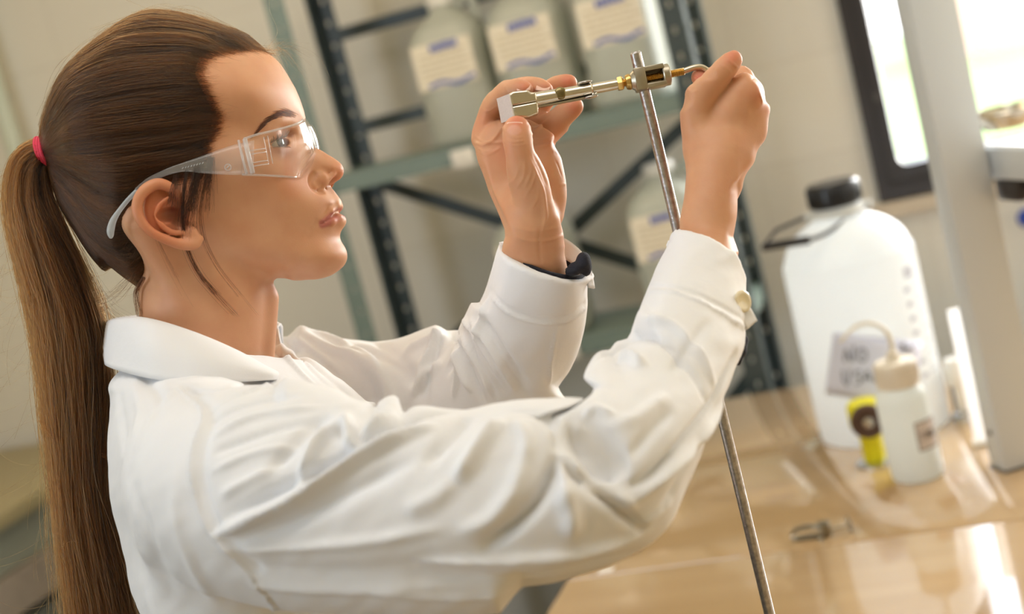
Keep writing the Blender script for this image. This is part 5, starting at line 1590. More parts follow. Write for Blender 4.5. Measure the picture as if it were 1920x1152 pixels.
MDARK = mat_simple('navy_knit', lin(30, 32, 44), 0.9, noise=0.3, scale=300, bump=0.6, bscale=900)
COAT = mesh_obj('lab_coat', w2(kV), kF, MCOAT, PERSON)
tag(COAT, 'white cotton lab coat')

def sheet(rows, name, mat, parent, thick, n=10, sub=1, off=-1.0):
    """rows: list of rows of (px,py,d); smooth sheet with real thickness"""
    R = [smooth_path(np.array([P(*p) for p in r]), n) for r in rows]
    R = np.array(R); R2 = np.array([smooth_path(R[:, j], 5) for j in range(R.shape[1])]).transpose(1, 0, 2)
    a, b = R2.shape[:2]
    V = R2.reshape(-1, 3)
    F = [(i * b + j, i * b + j + 1, (i + 1) * b + j + 1, (i + 1) * b + j) for i in range(a - 1) for j in range(b - 1)]
    o = mesh_obj(name, w2(V), F, mat, parent)
    md = o.modifiers.new('thick', 'SOLIDIFY'); md.thickness = thick; md.offset = off
    return o
# collar: rows run near front -> back -> far front
top = [(520,709,1.005),(500,697,0.985),(432,657,0.970),(340,620,0.968),(262,600,0.985),(207,604,1.05),(262,596,1.12),(350,598,1.145),(440,598,1.145),(497,602,1.13),(524,612,1.105)]
low = [(524,712,1.000),(500,713,0.970),(430,718,0.949),(340,718,0.942),(262,706,0.955),(202,684,1.02),(230,660,1.15),(340,650,1.185),(440,650,1.185),(505,655,1.165),(528,668,1.13)]
mid = [((a[0] + b[0]) / 2, (a[1] + b[1]) / 2 - 6, (a[2] + b[2]) / 2 + (-0.007 if a[2] < 1.04 else 0.007)) for a, b in zip(top, low)]
mid[5] = (197, 645, 1.045)
inn = [((a[0] * 0.86 + 380 * 0.14), a[1] + 46, a[2] * 0.8 + 1.055 * 0.2) for a in top]
o = sheet([low, mid, top, inn], 'collar', MCOAT, COAT, 0.0022, n=6)
# placket / far lapel
o = sheet([[(522,612,1.10),(530,650,1.09),(546,690,1.075),(580,730,1.06),(640,770,1.04)], [(500,600,1.12),(500,650,1.10),(506,690,1.05),(540,730,1.02),(610,775,1.00)]], 'lapel', MCOAT, COAT, 0.002, n=6)
# cuff button
bm_ = MB(); bq = P(1390, 566, 0.912); bd = np.array([0.55, 0.1, -0.8])
bw = w2(bq); bdir = w2(bq + bd) - bw
bm_.lathe([(0.0, 0.0), (0.0062, 0.0), (0.0072, 0.0008), (0.0072, 0.0018), (0.0062, 0.0026), (0.0046, 0.0020), (0.0, 0.0018)], 28, M=frame(bw, bdir))
o = mesh_obj('button', bm_.V, bm_.F, mat_simple('pearl_button', lin(226, 214, 180), 0.18, noise=0.15, scale=200, coat=0.6), COAT); tag(o, 'pearly cream cuff button')
# navy jumper cuffs seen inside the sleeves
def ringtube(c0, ax, r, pp, nn, h0, h1, name, lump=None):
    """tube of radius r about the sleeve axis whose rim follows the cut plane (pp, nn)"""
    nn = nn / np.linalg.norm(nn)
    a = np.cross(ax, [0, 0, 1.0]); a /= np.linalg.norm(a); b = np.cross(ax, a)
    V = []; F = []; n = 56; m = 8
    for j in range(m):
        for i in range(n):
            t = 2 * math.pi * i / n
            q = c0 + r * (math.cos(t) * a + math.sin(t) * b)
            s_ = ((pp - q) @ nn) / (ax @ nn)
            V.append(q + ax * (s_ + h0 + (h1 - h0) * j / (m - 1)))
    for j in range(m - 1):
        for i in range(n):
            F.append((j * n + i, j * n + (i + 1) % n, (j + 1) * n + (i + 1) % n, (j + 1) * n + i))
    o = mesh_obj(name, w2(np.array(V)), F, MDARK, PERSON)
    md = o.modifiers.new('thick', 'SOLIDIFY'); md.thickness = 0.0022; md.offset = -1
    return o
o = ringtube(FC0, FCD, 0.0296, P(1010, 503, 1.01), fcn, -0.02, 0.0018, 'jumper_cuff'); tag(o, 'navy jumper cuff inside the coat sleeve')
o = ringtube(NC0, NCD, 0.0250, P(1338, 462, 0.948), ncn, -0.02, -0.002, 'jumper_cuff'); tag(o, 'navy jumper cuff inside the coat sleeve')
lv = Vol(P(1060, 540, 1.0) - [0, 0, 0.03], P(1130, 455, 1.06) + [0, 0, 0.03], 0.0012)
for x, y, d, rx in [(1094,492,1.015,(.0055,.0075,.010)),(1080,503,1.012,(.006,.0045,.008)),(1099,503,1.018,(.004,.006,.008)),(1070,510,1.010,(.006,.003,.006))]: lv.ell(P(x, y, d), rx, k=0.002)
lvV, lvF = lv.mesh(relax=1)
o = mesh_obj('jumper_fold', w2(lvV), lvF[:, ::-1], MDARK, PERSON); tag(o, 'bunched navy knit fold at the far cuff')
o = sheet([[(1050,442,1.055),(1072,456,1.053),(1094,478,1.05),(1107,506,1.045),(1113,542,1.04)], [(1050,480,1.055),(1068,492,1.05),(1084,505,1.045),(1096,522,1.04),(1102,540,1.035)]], 'cuff_flap', MCOAT, COAT, 0.0015, n=5)
o = sheet([[(1388,552,0.922),(1404,576,0.918),(1419,603,0.915)], [(1376,590,0.912),(1388,604,0.910),(1398,619,0.912)]], 'cuff_tab', MCOAT, COAT, 0.0015, n=5)
lv = Vol(P(1360, 720, 0.93) - [0, 0, 0.03], P(1412, 610, 0.93) + [0, 0, 0.03], 0.0012)
for x, y, d, rx in [(1394,640,0.915,(.0030,.0045,.008)),(1389,656,0.911,(.0038,.006,.009)),(1383,672,0.908,(.003,.005,.008))]: lv.ell(P(x, y, d), rx, k=0.002)
lvV, lvF = lv.mesh(relax=1)
o = mesh_obj('jumper_fold', w2(lvV), lvF[:, ::-1], MDARK, PERSON); tag(o, 'navy knit showing through the open near cuff')
# ------------------------------------------------------------------ hands
def h_path(vol, pts, k=0.004, kj=0.002, n=3, op='add'):
    q = smooth_path(np.array([list(P(x, y, d)) + [r * 0.001] for x, y, d, r in pts]), n)
    vol.path(q[:, :3], q[:, 3], k=k, kj=kj, op=op)
# her left hand (palm side towards the camera), around the clamp
LH = Vol(P(872, 560, 0.99) + [-0.002, -0.01, -0.06], P(1098, 132, 1.06) + [0.004, 0.006, 0.03], 0.00095)
LH.ell(P(972, 330, 1.030), (0.031, 0.042, 0.0135), k=0.010)
LH.ell(P(930, 285, 1.035), (0.017, 0.022, 0.012), k=0.010)
LH.ell(P(1022, 340, 1.028), (0.0155, 0.034, 0.0125), k=0.010)          # hypothenar
h_path(LH, [(978,400,1.02,19),(994,440,1.02,19.5),(1008,500,1.03,20.5),(1020,570,1.05,22)], k=0.012)
LH.cap(P(985, 430, 1.012), P(990, 500, 1.03), 0.015, 0.016, k=0.01)
h_path(LH, [(1006,405,1.008,13),(992,345,0.998,13.5),(980,305,0.990,11)], k=0.008)                # thenar
h_path(LH, [(984,325,0.992,10.6),(974,285,0.985,9.4),(970,258,0.984,9.6),(969,241,0.986,8.8)], k=0.004)
h_path(LH, [(905,262,1.040,10.5),(908,232,1.040,9.8),(918,197,1.034,9.0),(944,175,1.020,8.0),(964,170,1.008,7.4),(983,169,1.002,6.4)], k=0.003)
h_path(LH, [(945,255,1.050,10),(940,215,1.053,9.3),(948,180,1.046,8.6),(980,166,1.030,7.8),(1004,165,1.016,7.2),(1021,170,1.010,6.2)], k=0.003)
h_path(LH, [(980,258,1.052,9.8),(996,225,1.056,9.0),(1016,190,1.053,8.2),(1038,166,1.046,7.4),(1054,160,1.040,7.0),(1067,156,1.036,6.0)], k=0.003)
h_path(LH, [(1018,272,1.044,9.4),(1036,238,1.043,8.4),(1052,220,1.041,7.8),(1066,208,1.039,7.2),(1078,199,1.037,6.2)], k=0.003)
LH.ell(P(985, 250, 1.048), (0.030, 0.014, 0.010), k=0.008)
lhV, lhF = LH.mesh(relax=1); del LH
lhF = lhF[:, ::-1]
LHF = [
 ([(883,268),(905,272),(925,262),(940,240)], -1.6, 4), ([(886,255),(905,266),(930,268),(948,266)], -1.0, 3), ([(1000,275),(1020,274),(1042,266)], -1.5, 3.5), ([(998,262),(1018,262),(1040,255)], -0.9, 3),
 ([(996,252),(1015,236),(1035,218)], -1.6, 3.5), ([(990,238),(1006,240),(1022,232)], -1.0, 3),
 ([(994,300),(1006,330),(1018,360),(1022,400),(1018,430)], -1.8, 5), ([(1000,290),(1014,318),(1026,350)], 0.8, 5),
 ([(990,290),(996,320),(985,350)], -0.7, 3), ([(984,300),(982,330),(968,355)], -0.6, 3), ([(975,310),(965,335),(950,350)], -0.6, 3), ([(1002,315),(1000,340),(985,370)], -0.6, 3), ([(1010,340),(1008,370),(995,395)], -0.5, 3),
 ([(888,275),(905,285),(925,282)], -0.6, 3), ([(893,287),(915,290),(940,276)], -0.7, 3), ([(950,262),(962,266),(985,264)], -0.8, 2.5), ([(952,270),(966,273),(988,270)], -0.6, 2.5), ([(956,256),(970,259),(984,257)], -0.5, 2.5),
 ([(935,225),(945,240),(948,255)], -1.2, 4), ([(958,440),(990,452),(1030,450),(1052,440)], -0.8, 4), ([(960,425),(1000,434),(1050,426)], -0.5, 4), ([(1012,430),(1010,460),(1015,495)], 0.8, 4),
 ([(1045,300),(1052,310),(1058,330)], 0.6, 3), ([(1040,285),(1048,282),(1054,286)], -0.8, 2.5), ([(1050,350),(1060,345),(1066,350)], -0.6, 2.5), ([(900,205),(915,208),(930,200)], -0.5, 2.5), ([(945,160),(950,168),(955,178)], -0.4, 2),
]
lhV = sculpt(lhV, lhF, LHF, 0.8)
lhV = fit_outline(lhV, lhF, [(948,470),(945,440),(938,408),(918,360),(899,312),(886,272),(884,248),(893,222),(905,190),(920,170),(946,156)], (0.95, 1.12), 35, reach=30, strip=4)
lhV = fit_outline(lhV, lhF, [(1042,250),(1050,288),(1057,318),(1063,352),(1062,382),(1056,410),(1058,440),(1060,480)], (0.95, 1.12), 35, reach=30, strip=4)
# her right hand (back towards the camera), pinching the bent screw
RH = Vol(P(1262, 520, 0.95) + [-0.004, -0.004, -0.045], P(1452, 84, 1.03) + [0.004, 0.004, 0.035], 0.00095)
RH.ell(P(1362, 245, 0.992), (0.0285, 0.033, 0.0155), k=0.010)
RH.ell(P(1392, 200, 0.992), (0.0165, 0.020, 0.015), k=0.006)
RH.ell(P(1384, 225, 0.994), (0.0150, 0.026, 0.0145), k=0.010)
RH.ell(P(1402, 176, 0.988), (0.0122, 0.0150, 0.0165), k=0.003)
RH.cap(P(1420, 204, 0.996), P(1376, 340, 0.985), 0.0068, 0.010, k=0.008)
RH.ell(P(1310, 235, 0.992), (0.0100, 0.024, 0.012), k=0.010)
h_path(RH, [(1352,300,0.986,21),(1342,345,0.98,19),(1336,390,0.975,18.4),(1330,450,0.972,19),(1320,520,0.955,21)], k=0.014)
RH.cap(P(1340, 350, 0.995), P(1330, 470, 0.985), 0.016, 0.018, k=0.012)
h_path(RH, [(1312,245,0.990,11.5),(1306,205,0.986,11),(1314,178,0.982,10.4),(1334,150,0.978,9.6),(1356,130,0.976,8.2),(1374,112,0.976,6.6)], k=0.0035)      # thumb
RH.cap(P(1300, 190, 0.985), P(1302, 186, 0.985), 0.0055, 0.0055, k=0.006)
h_path(RH, [(1372,205,0.984,12),(1396,168,0.984,11),(1418,166,0.992,9.5),(1404,150,1.006,8.6),(1372,146,1.014,8.2),(1340,148,1.013,7.4),(1322,146,1.008,6.6),(1311,145,1.004,5.6)], k=0.006)  # index curled behind
h_path(RH, [(1394,215,0.994,10),(1410,198,1.000,8.6),(1404,184,1.012,8.2),(1396,180,1.020,8.4),(1362,184,1.022,7.8),(1342,190,1.016,7.0)], k=0.005)
h_path(RH, [(1388,240,1.000,9),(1400,226,1.008,8.2),(1394,214,1.020,8.0),(1390,212,1.024,7.8),(1362,220,1.022,7.2),(1348,228,1.014,6.4)], k=0.005)
h_path(RH, [(1376,262,1.006,8),(1384,252,1.014,7.4),(1378,242,1.024,7.0),(1380,244,1.024,6.8),(1362,252,1.018,6.0)], k=0.005)
RH.ell(P(1424, 204, 0.993), (0.0055, 0.0070, 0.0070), k=0.005)
RH.ell(P(1420, 163, 0.988), (0.0055, 0.0075, 0.0070), k=0.006)
rhV, rhF = RH.mesh(relax=1); del RH
rhF = rhF[:, ::-1]
RHF = [

 
 ([(1425,240),(1415,275),(1400,310)], -1.0, 5), ([(1436,215),(1424,262),(1406,305)], 1.0, 5), ([(1410,240),(1400,280),(1388,320)], 0.8, 6), ([(1402,185),(1398,230),(1385,280)], -0.6, 8),
 ([(1285,165),(1298,172),(1310,170)], -0.5, 3), ([(1288,200),(1300,215),(1310,240)], 0.6, 10), ([(1362,108),(1372,118),(1384,128)], -0.5, 2.5), ([(1352,122),(1362,128),(1372,138)], -0.35, 2.5), ([(1424,172),(1428,182),(1432,192)], -1.0, 4),
]
rhV = sculpt(rhV, rhF, RHF, 1.0)
rhV = fit_outline(rhV, rhF, [(1268,440),(1272,420),(1281,380),(1286,335),(1281,292),(1278,254),(1283,205),(1285,182),(1292,167),(1306,154),(1328,127),(1346,115),(1360,106),(1368,96),(1379,94),(1388,101),(1391,112)], (0.90, 1.0), 32, reach=26, strip=4)
rhV = fit_outline(rhV, rhF, [(1393,129),(1406,136),(1419,147),(1429,162),(1433,180),(1441,193),(1445,206),(1441,222),(1436,244),(1424,272),(1405,310),(1391,350),(1385,390),(1378,430),(1370,470)], (0.90, 1.05), 32, reach=48, strip=4)
def soften(V, F, box, it=30):
    m = pix(V); k = ((m[:, 0] > box[0]) & (m[:, 0] < box[2]) & (m[:, 1] > box[1]) & (m[:, 1] < box[3])).astype(float)
    ex = np.minimum(np.minimum(m[:, 0] - box[0], box[2] - m[:, 0]), np.minimum(m[:, 1] - box[1], box[3] - m[:, 1])); k *= np.clip(ex / 12.0, 0, 1)
    for _ in range(it): V = V + (relax_once(V, F, 1.0) - V) * 0.8 * k[:, None]
    return V
rhV = soften(rhV, rhF, (1384, 212, 1470, 350), 60)
# coarse trunk and arms under the clothes, so that the figure is whole
BT = Vol((-0.40, -0.62, 0.80), (0.16, 0.10, 1.28), 0.007)
def b_path(pts, k=0.03):
    BT.path([P(x, y, d) for x, y, d, r in pts], [p[3] for p in pts], k=k)
b_path([(385,700,1.05,.045),(400,780,1.05,.05)]); BT.ell(P(412,860,1.06),(.06,.075,.13),k=.03); BT.ell(P(470,1020,1.05),(.06,.12,.11),k=.03); BT.ell(P(560,1240,1.05),(.07,.14,.11),k=.03)
b_path([(400,890,.94,.036),(560,930,.89,.036),(880,940,.83,.034),(1110,900,.84,.020)]); b_path([(1240,730,.88,.016),(1295,600,.935,.017),(1325,500,.962,.020)])
b_path([(430,830,1.18,.045),(640,800,1.18,.044),(900,790,1.14,.028),(975,650,1.09,.022),(1015,540,1.05,.020)])
bV, bF = BT.mesh(relax=2); del BT
bF = bF[:, ::-1]
def tone_hand(V):
    C = np.tile(SKIN, (len(V), 1)); px = pix(V)
    def sp(x, y, r, col, a, dmin=0.0):
        w_ = a * np.exp(-(((px[:, 0] - x) ** 2 + (px[:, 1] - y) ** 2) / r ** 2)) * (V[:, 2] > dmin); w_ = w_[:, None]
        C[:] = C * (1 - w_) + np.array(col) * w_
    R2 = lin(214, 118, 92)[:3]
    for x, y, r, a in [(984,166,15,.6),(1022,168,15,.6),(1066,152,16,.7),(1078,200,16,.5),(968,226,17,.75),(1311,144,15,.9),(1374,104,18,.6),(945,285,30,.25),(1040,260,25,.3),(900,230,25,.25),(1425,180,20,.25),(1440,205,14,.2)]:
        sp(x, y, r, R2, a, 0.994 if x == 1311 else 0.0)
    w_ = (np.clip(1.3 - np.sqrt(((px[:, 0] - 964) / 12) ** 2 + ((px[:, 1] - 244) / 8.5) ** 2), 0, 1) * 3).clip(0, 1)[:, None] * 0.6
    C[:] = C * (1 - w_) + np.array(lin(222, 170, 150)[:3]) * w_
    return C
_parts = [(hp(hV), hF, tone_head(hV)), (lhV, lhF, tone_hand(lhV)), (rhV, rhF, tone_hand(rhV)), (bV, bF, np.tile(SKIN, (len(bV), 1)))]
_V = np.vstack([p[0] for p in _parts]); _o = np.cumsum([0] + [len(p[0]) for p in _parts[:-1]])
_F = np.vstack([p[1] + o for p, o in zip(_parts, _o)])
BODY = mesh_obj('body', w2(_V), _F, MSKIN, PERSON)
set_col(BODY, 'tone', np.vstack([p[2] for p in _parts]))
# nails
MNAIL = mat_simple('nail', lin(232, 190, 172), 0.28, noise=0.05, scale=100)
def nail(c, ax, nr, L, W, name='nail'):
    """small curved plate; c picture point + depth, ax along the finger (camera frame), nr its outward normal"""
    ax = np.array(ax, float); ax /= np.linalg.norm(ax); nr = np.array(nr, float); nr -= ax * (nr @ ax); nr /= np.linalg.norm(nr); sd = np.cross(ax, nr)
    V = []; F = []; n, mm = 9, 7
    for j in range(mm):
        y = (j / (mm - 1) - 0.5) * L
        ww = W * (1 - 0.25 * max(0, abs(y) / L * 2 - 0.5) ** 2)
        for i in range(n):
            x = (i / (n - 1) - 0.5)
            V.append(np.array(c) + ax * y + sd * x * ww + nr * (-(x * x) * W * 0.62 + 0.0004))
    F = [(j * n + i, j * n + i + 1, (j + 1) * n + i + 1, (j + 1) * n + i) for j in range(mm - 1) for i in range(n - 1)]
    o = mesh_obj(name, w2(np.array(V)), F, MNAIL, PERSON)
    md = o.modifiers.new('thick', 'SOLIDIFY'); md.thickness = 0.0006; md.offset = 0
    return o
nail(P(964, 243, 0.9772), (0.03, 1, 0.1), (-0.25, 0, -1), 0.0105, 0.0115)
nail(P(982, 163, 0.9985), (1, 0.05, -0.1), (0.05, 0.75, -0.65), 0.0095, 0.0085)
nail(P(1018, 164, 1.0055), (1, -0.15, -0.1), (0.15, 0.75, -0.65), 0.0095, 0.0085)
# ------------------------------------------------------------------ safety glasses
def clear_mat(name, milk=0.03, col=(0.9, 0.92, 0.93, 1), ior=1.55, rough=0.02, tint=(1, 1, 1, 1)):
    m, nt, b, out = mat_new(name); nt.nodes.remove(b)
    tr = nt.nodes.new('ShaderNodeBsdfTransparent'); tr.inputs['Color'].default_value = tint
    gl = nt.nodes.new('ShaderNodeBsdfGlossy'); gl.inputs['Roughness'].default_value = rough
    lw = nt.nodes.new('ShaderNodeLayerWeight'); lw.inputs['Blend'].default_value = 0.5
    pw_ = nt.nodes.new('ShaderNodeMath'); pw_.operation = 'POWER'; pw_.inputs[1].default_value = 4.0; nt.links.new(lw.outputs['Facing'], pw_.inputs[0])
    fr = nt.nodes.new('ShaderNodeMath'); fr.operation = 'MULTIPLY_ADD'; fr.inputs[1].default_value = 0.9; fr.inputs[2].default_value = 0.04; nt.links.new(pw_.outputs[0], fr.inputs[0])
    m1 = nt.nodes.new('ShaderNodeMixShader'); nt.links.new(fr.outputs[0], m1.inputs['Fac']); nt.links.new(tr.outputs[0], m1.inputs[1]); nt.links.new(gl.outputs[0], m1.inputs[2])
    df = nt.nodes.new('ShaderNodeBsdfDiffuse'); df.inputs['Color'].default_value = col
    tl = nt.nodes.new('ShaderNodeBsdfTranslucent'); tl.inputs['Color'].default_value = col
    m2 = nt.nodes.new('ShaderNodeMixShader'); m2.inputs['Fac'].default_value = 0.4; nt.links.new(df.outputs[0], m2.inputs[1]); nt.links.new(tl.outputs[0], m2.inputs[2])
    m3 = nt.nodes.new('ShaderNodeMixShader'); m3.inputs['Fac'].default_value = milk; nt.links.new(m1.outputs[0], m3.inputs[1]); nt.links.new(m2.outputs[0], m3.inputs[2])
    nt.links.new(m3.outputs[0], out.inputs['Surface'])
    return m
MLENS = clear_mat('clear_polycarbonate', 0.015)
MFROST = clear_mat('frosted_temple', 0.13, rough=0.15)
MEDGE = clear_mat('polycarbonate_edge', 0.34, rough=0.06)
MHOOK = clear_mat('ear_hook_plastic', 0.6, col=(0.75, 0.82, 0.86, 1), rough=0.08)
GL = empty('safety_glasses', w2(hp(np.array([580.0, 0, 280.0]))), 0, 'clear wraparound safety glasses worn by the young woman', 'glasses')
bpy.context.view_layer.update()
def lens_u(w, v):
    a = abs(w)
    u = 591 - 92 * (max(a - 36, 0) / 122) ** 2.1 - 7 * max(1 - a / 26, 0) ** 1.5
    mid = 284 - 0.10 * max(a - 60, 0)
    return u - 17 * ((v - mid) / 56) ** 2 * (0.12 + 0.88 * math.exp(-(max(a - 46, 0) / 34) ** 2))
def lens_top(a): return np.interp(a, [0, 12, 30, 45, 80, 120, 150, 166], [239, 237, 232, 230, 239, 256, 270, 281])
def lens_bot(a): return np.interp(a, [0, 10, 20, 30, 45, 60, 100, 140, 166], [256, 262, 290, 322, 337, 341, 342, 342, 343])
V = []; F = []; nw_, nv_ = 141, 25
for i in range(nw_):
    w = -166 + 332 * i / (nw_ - 1)
    t, b = lens_top(abs(w)), lens_bot(abs(w))
    for j in range(nv_):
        v = t + (b - t) * j / (nv_ - 1)
        V.append((lens_u(w, v), w, v))
F = [(i * nv_ + j, (i + 1) * nv_ + j, (i + 1) * nv_ + j + 1, i * nv_ + j + 1) for i in range(nw_ - 1) for j in range(nv_ - 1)]
o = mesh_obj('lens_shield', w2(hp(np.array(V))), F, MLENS, GL); md = o.modifiers.new('t', 'SOLIDIFY'); md.thickness = 0.0019; md.offset = 1
tag(o, 'clear wraparound shield')
rim = [w2(hp(np.array([lens_u(w, lens_top(abs(w))) - 1, w, lens_top(abs(w))]))) for w in np.linspace(-164, 164, 90)]
rb = [w2(hp(np.array([lens_u(w, lens_bot(abs(w))) - 1, w, lens_bot(abs(w))]))) for w in np.linspace(-164, 164, 120)]
b_ = MB(); b_.tube(rim, 0.0008, 8); o = mesh_obj('upper_edge', b_.V, b_.F, MEDGE, GL)
b_ = MB(); b_.tube(rb, 0.0007, 8); o = mesh_obj('lower_edge', b_.V, b_.F, MEDGE, GL)
for s in (1, -1):
    # temple: flat tapering arm, sections (u, w, v_top, v_bot)
    sec = [(506,164,283,343),(470,170,292,344),(440,174,303,343),(412,178,314,341),(388,181,323,339),(366,183,331,343),(345,181,340,350),(322,177,351,361),(300,172,368,378)]
    sec = smooth_path(sec, 5)
    V = [];
    for u, w, a, b in sec:
        for j in range(5): V.append((u, s * w, a + (b - a) * j / 4))
    F = [(i * 5 + j, i * 5 + j + 1, (i + 1) * 5 + j + 1, (i + 1) * 5 + j) for i in range(len(sec) - 1) for j in range(4)]
    tm = mesh_obj('temple', w2(hp(np.array(V))), F, MFROST, GL); md = tm.modifiers.new('t', 'SOLIDIFY'); md.thickness = 0.0022; md.offset = 0
    # ear hook
    hk = smooth_path([(302,172,372,5),(285,168,388,5),(268,164,408,5.5),(257,160,424,7.5),(252,158,440,8.5),(252,157,450,6.5),(252,157,455,2.5)], 6)
    b_ = MB(); b_.tube([w2(hp(np.array([q[0], s * q[1], q[2]]))) for q in hk], [q[3] * S0 * 0.8 for q in hk], 14)
    o = mesh_obj('ear_hook', b_.V, b_.F, MHOOK, GL)
    # hinge block with two bars
    b_ = MB()
    def gpt(u, w, v): return w2(hp(np.array([u, s * w, v])))
    for (u0, v0, u1, v1, r) in [(491,281,505,341,4.2),(480,283,494,342,2.2)]:
        b_.tube([gpt(u0, 171, v0), gpt((u0 + u1) / 2, 172, (v0 + v1) / 2), gpt(u1, 170, v1)], r * S0, 8)
    o = mesh_obj('hinge', b_.V, b_.F, clear_mat('hinge_plastic', 0.35, rough=0.05) if s == 1 else bpy.data.materials['hinge_plastic'], GL)
    b_ = MB()
    for (u0, v0, u1, v1) in [(498,302,524,296),(500,308,526,302),(503,323,529,317),(505,329,531,323)]:
        b_.tube([gpt(u0, 169, v0), gpt((u0+u1)/2, 166, (v0+v1)/2), gpt(u1, 156, v1)], 0.8 * S0, 6)
    for (u0, v0, u1, v1) in [(522,276,530,322),(529,274,537,322)]:
        b_.tube([gpt(u0, 158, v0), gpt((u0+u1)/2, 156, (v0+v1)/2), gpt(u1, 152, v1)], 0.7 * S0, 6)
    o = mesh_obj('hinge_rib', b_.V, b_.F, MEDGE, GL)
    # moulded certification mark on the temple
    b_ = MB()
    for rr in (5.6,):
        b_.tube([gpt(462 + rr * math.cos(a), 174.5, 331 + rr * math.sin(a)) for a in np.linspace(0, 2 * math.pi, 25)], 0.8 * S0, 6, cap=False)
    b_.tube([gpt(459, 174.8, 334), gpt(465, 174.6, 328)], 0.8 * S0, 6)
    for k in range(8):
        x = 384 + k * 5; b_.tube([gpt(x, 184, 335 - k * 1.3), gpt(x + 2.5, 184, 332 - k * 1.3)], 0.7 * S0, 5)
    o = mesh_obj('moulded_mark', b_.V, b_.F, MEDGE, GL)
# ------------------------------------------------------------------ retort stand and clamp
def metal(name, col, rough=0.3, noise=0.1, scale=60, bump=0.15, bscale=400, metal_=1.0):
    m = mat_simple(name, col, rough, metal_, noise=noise, scale=scale, bump=bump * 0.2, bscale=bscale)
    return m
MROD = metal('worn_steel', lin(172, 168, 166), 0.33, noise=0.6, scale=330, bump=1.6, bscale=420)
MNICK = metal('nickel', lin(212, 204, 186), 0.24, noise=0.08, scale=90)
MNICK2 = metal('cast_nickel', lin(176, 168, 150), 0.36, noise=0.12, scale=200, bump=0.3)
MBRASS = metal('brass', lin(206, 172, 104), 0.28, noise=0.1, scale=200)
MALU = metal('rough_cast_face', lin(212, 208, 204), 0.5, noise=0.1, scale=800, bump=0.9, bscale=1800)
MOLIVE = metal('tarnished_rivet', lin(132, 120, 84), 0.32, noise=0.12, scale=200)
MSTEEL = metal('chrome_steel', lin(190, 188, 186), 0.18, noise=0.05)
BENCH_Z = 0.90
rt = w2(P(1191, 97, 1.0))
RS = empty('retort_stand', (rt[0], rt[1], BENCH_Z), 0, 'worn steel retort stand whose tall rod carries the clamp', 'retort stand')
mb = MB(); h_ = rt[2] - BENCH_Z
mb.lathe([(0.0, 0.008), (0.0040, 0.008), (0.0040, h_ - 0.0012), (0.0030, h_), (0.0, h_)], 28)
mb.build('rod', MROD, RS)
mb = MB(); mb.box((0.05, 0, 0.006), (0.20, 0.125, 0.012), bevel=0.003); mb.lathe([(0.0, 0.011), (0.011, 0.011), (0.010, 0.022), (0, 0.022)], 20)
mb.build('base_plate', mat_simple('grey_enamel', lin(90, 96, 100), 0.4, noise=0.1), RS)

# clamp frame: x along its axis (to the screw), y towards the camera, z up; unit = picture pixel at depth 1
u_ = 1.0 / FPX
e1 = np.array([0.982, 0.187, 0.0]); e3 = np.array([-0.187, 0.982, 0.0]); e2 = np.array([0, 0, -1.0])
C0 = P(1199, 150, 1.0)
def camvec(v): return w2(C0 + v) - w2(C0)
CM = np.eye(4)
CM[:3, 0] = camvec(e1) * u_; CM[:3, 1] = camvec(e2) * u_; CM[:3, 2] = camvec(e3) * u_; CM[:3, 3] = w2(C0)
CLAMP = empty('retort_clamp', w2(C0), 0, 'nickel swivel clamp held in both hands and fixed on the rod', 'clamp')
bpy.context.view_layer.update()
XM = np.array([[0, 0, 1, 0], [0, 1, 0, 0], [-1, 0, 0, 0], [0, 0, 0, 1.0]])     # lathe axis z -> local +x
def cpart(name, mat, fn, parent=None, ang=30, label=None):
    m = MB(); fn(m)
    V = np.array(m.V) @ CM[:3, :3].T + CM[:3, 3]
    o = mesh_obj(name, V, m.F, mat, parent or CLAMP)
    import bmesh
    bm = bmesh.new(); bm.from_mesh(o.data); bmesh.ops.recalc_face_normals(bm, faces=bm.faces[:]); bm.to_mesh(o.data); bm.free()
    auto_smooth(o, ang)
    if label: tag(o, label)
    return o
def lx(m, prof, n=40, c=(0, 0, 0), sy=1.0, sz=1.0):
    """profile (radius, x) revolved about local x"""
    V = []; F = []
    k = len(prof)
    for r, x in prof:
        for i in range(n):
            a = 2 * math.pi * i / n; V.append((c[0] + x, c[1] + r * math.cos(a) * sy, c[2] + r * math.sin(a) * sz))
    for j in range(k - 1):
        for i in range(n): F.append((j * n + i, j * n + (i + 1) % n, (j + 1) * n + (i + 1) % n, (j + 1) * n + i))
    F.append(tuple(range(n))); F.append(tuple((k - 1) * n + i for i in range(n)))
    m.add(V, F)
cpart('jaw_barrel', MNICK, lambda m: lx(m, [(13,-214),(14.5,-200),(13.8,-180),(12.6,-150),(11.6,-120),(11.2,-92),(10.0,-90)], 40))
cpart('stem', MNICK, lambda m: lx(m, [(9.4,-90),(10.2,-89),(10.2,-60),(9.8,-42)], 36))
def jaw(m):
    # upper jaw half: profile in x-z, thick in y, with a notch
    prof = [(-268,-5.5),(-270,16),(-238,21),(-210,19),(-205,13),(-196,12),(-196,-5.5),(-236,-5.5)]
    V = [(x + (24 if x < -240 else 0), 17, z) for x, z in prof] + [(x, -14, z) for x, z in prof]; n = len(prof)
    m.add(V, [tuple(range(n)), tuple(range(2 * n - 1, n - 1, -1))] + [(i, n + i, n + (i + 1) % n, (i + 1) % n) for i in range(n)])
o = cpart('upper_jaw', MNICK, jaw, ang=50); bv = o.modifiers.new('b', 'BEVEL'); bv.width = 0.0022; bv.segments = 4
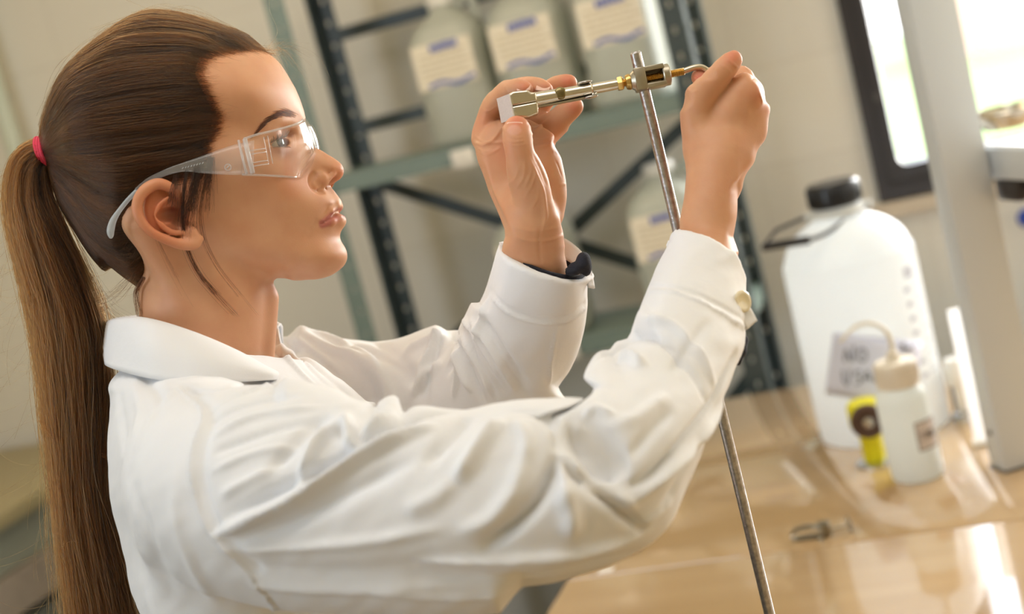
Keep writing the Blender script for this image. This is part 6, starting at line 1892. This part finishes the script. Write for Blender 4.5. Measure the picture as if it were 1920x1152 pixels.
def jaw2(m):
    prof = [(-267,-30),(-268,-6),(-236,-6),(-196,-6),(-196,-14),(-199,-28),(-216,-32),(-238,-29)]
    V = [(x + (24 if x < -240 else 0), 17, z) for x, z in prof] + [(x, -14, z) for x, z in prof]; n = len(prof)
    m.add(V, [tuple(range(n)), tuple(range(2 * n - 1, n - 1, -1))] + [(i, n + i, n + (i + 1) % n, (i + 1) % n) for i in range(n)])
o = cpart('lower_jaw', MNICK, jaw2, ang=50); bv = o.modifiers.new('b', 'BEVEL'); bv.width = 0.0022; bv.segments = 4
cpart('jaw_face', MALU, lambda m: m.box((0, 0, 0), (3.0, 39, 47), M=Matrix.Translation((-256.5, 1.5, -6)) @ Matrix.Rotation(math.atan2(-24, 31), 4, 'Z')), label='rough grey cast end face')
cpart('lower_plate', MNICK2, lambda m: m.box((-150, 0, -14.5), (104, 12, 3.0)))
cpart('spring_slot', mat_simple('dark_steel', lin(40, 36, 32), 0.4, 1.0), lambda m: m.box((-150, 0, -11), (100, 9, 4)))
def ball(c, r, n=24, k=14):
    V = []; F = []
    for j in range(k + 1):
        a = math.pi * j / k
        for i in range(n):
            b = 2 * math.pi * i / n; V.append((c[0] + r[0] * math.sin(a) * math.cos(b), c[1] + r[1] * math.cos(a), c[2] + r[2] * math.sin(a) * math.sin(b)))
    for j in range(k):
        for i in range(n): F.append((j * n + i, j * n + (i + 1) % n, (j + 1) * n + (i + 1) % n, (j + 1) * n + i))
    return V, F
cpart('rivet', MOLIVE, lambda m: m.add(*ball((-151, 8.5, 2), (12, 6, 12))), ang=80, label='round tarnished rivet head')
def washer(cz):
    def f(m):
        m.add(*ball((-102 + (6 if cz < 0 else 0), 4, cz), (14, 11, 3.4)))
        m.tube([(-102 + (6 if cz < 0 else 0), 4, cz - 3), (-102 + (6 if cz < 0 else 0), 4, cz + 3)], 5, 14)
    return f
cpart('wing_nut', MSTEEL, washer(14)); cpart('wing_nut', MSTEEL, washer(-15))
cpart('collar_nut', MBRASS, lambda m: lx(m, [(6,-42),(13,-42),(14,-39),(14,-34),(13,-32),(8,-30)], 6), ang=20)
cpart('swivel_neck', MBRASS, lambda m: lx(m, [(8,-32),(6.5,-29),(8,-27),(13,-26),(15,-21),(15,-18),(12,-15)], 30))
def boss(m):
    lx(m, [(13,-18),(16.5,-14),(20,-9),(20,-2)], 36)
    m.box((1, 0, 0), (22, 40, 43), bevel=3)
    for sz in (1, -1): m.box((27, 0, sz * 16), (42, 36, 9), bevel=1.5)
    m.box((27, -15, 0), (42, 6, 36), bevel=1)
cpart('boss_head', MNICK2, boss)
cpart('end_flange', MNICK2, lambda m: lx(m, [(8,44),(19,44),(20.5,46),(20.5,56),(19,58),(8,58)], 40))
def thread(m):
    pr = []
    x = 10.0
    while x < 84:
        pr += [(6.2, x), (7.6, x + 1.4)]; x += 2.8
    lx(m, [(1, 9)] + pr + [(5.5, x), (1, x)], 20)
cpart('screw_thread', MBRASS, thread, ang=80)
cpart('screw_handle', MNICK, lambda m: m.tube(smooth_path([(82,0,0),(96,0,2.5),(108,0,3.5),(119,0,1.5),(127,0,-5),(132,0,-14),(136,-2,-30)], 6), 5.6, 16), label='bent rod handle')
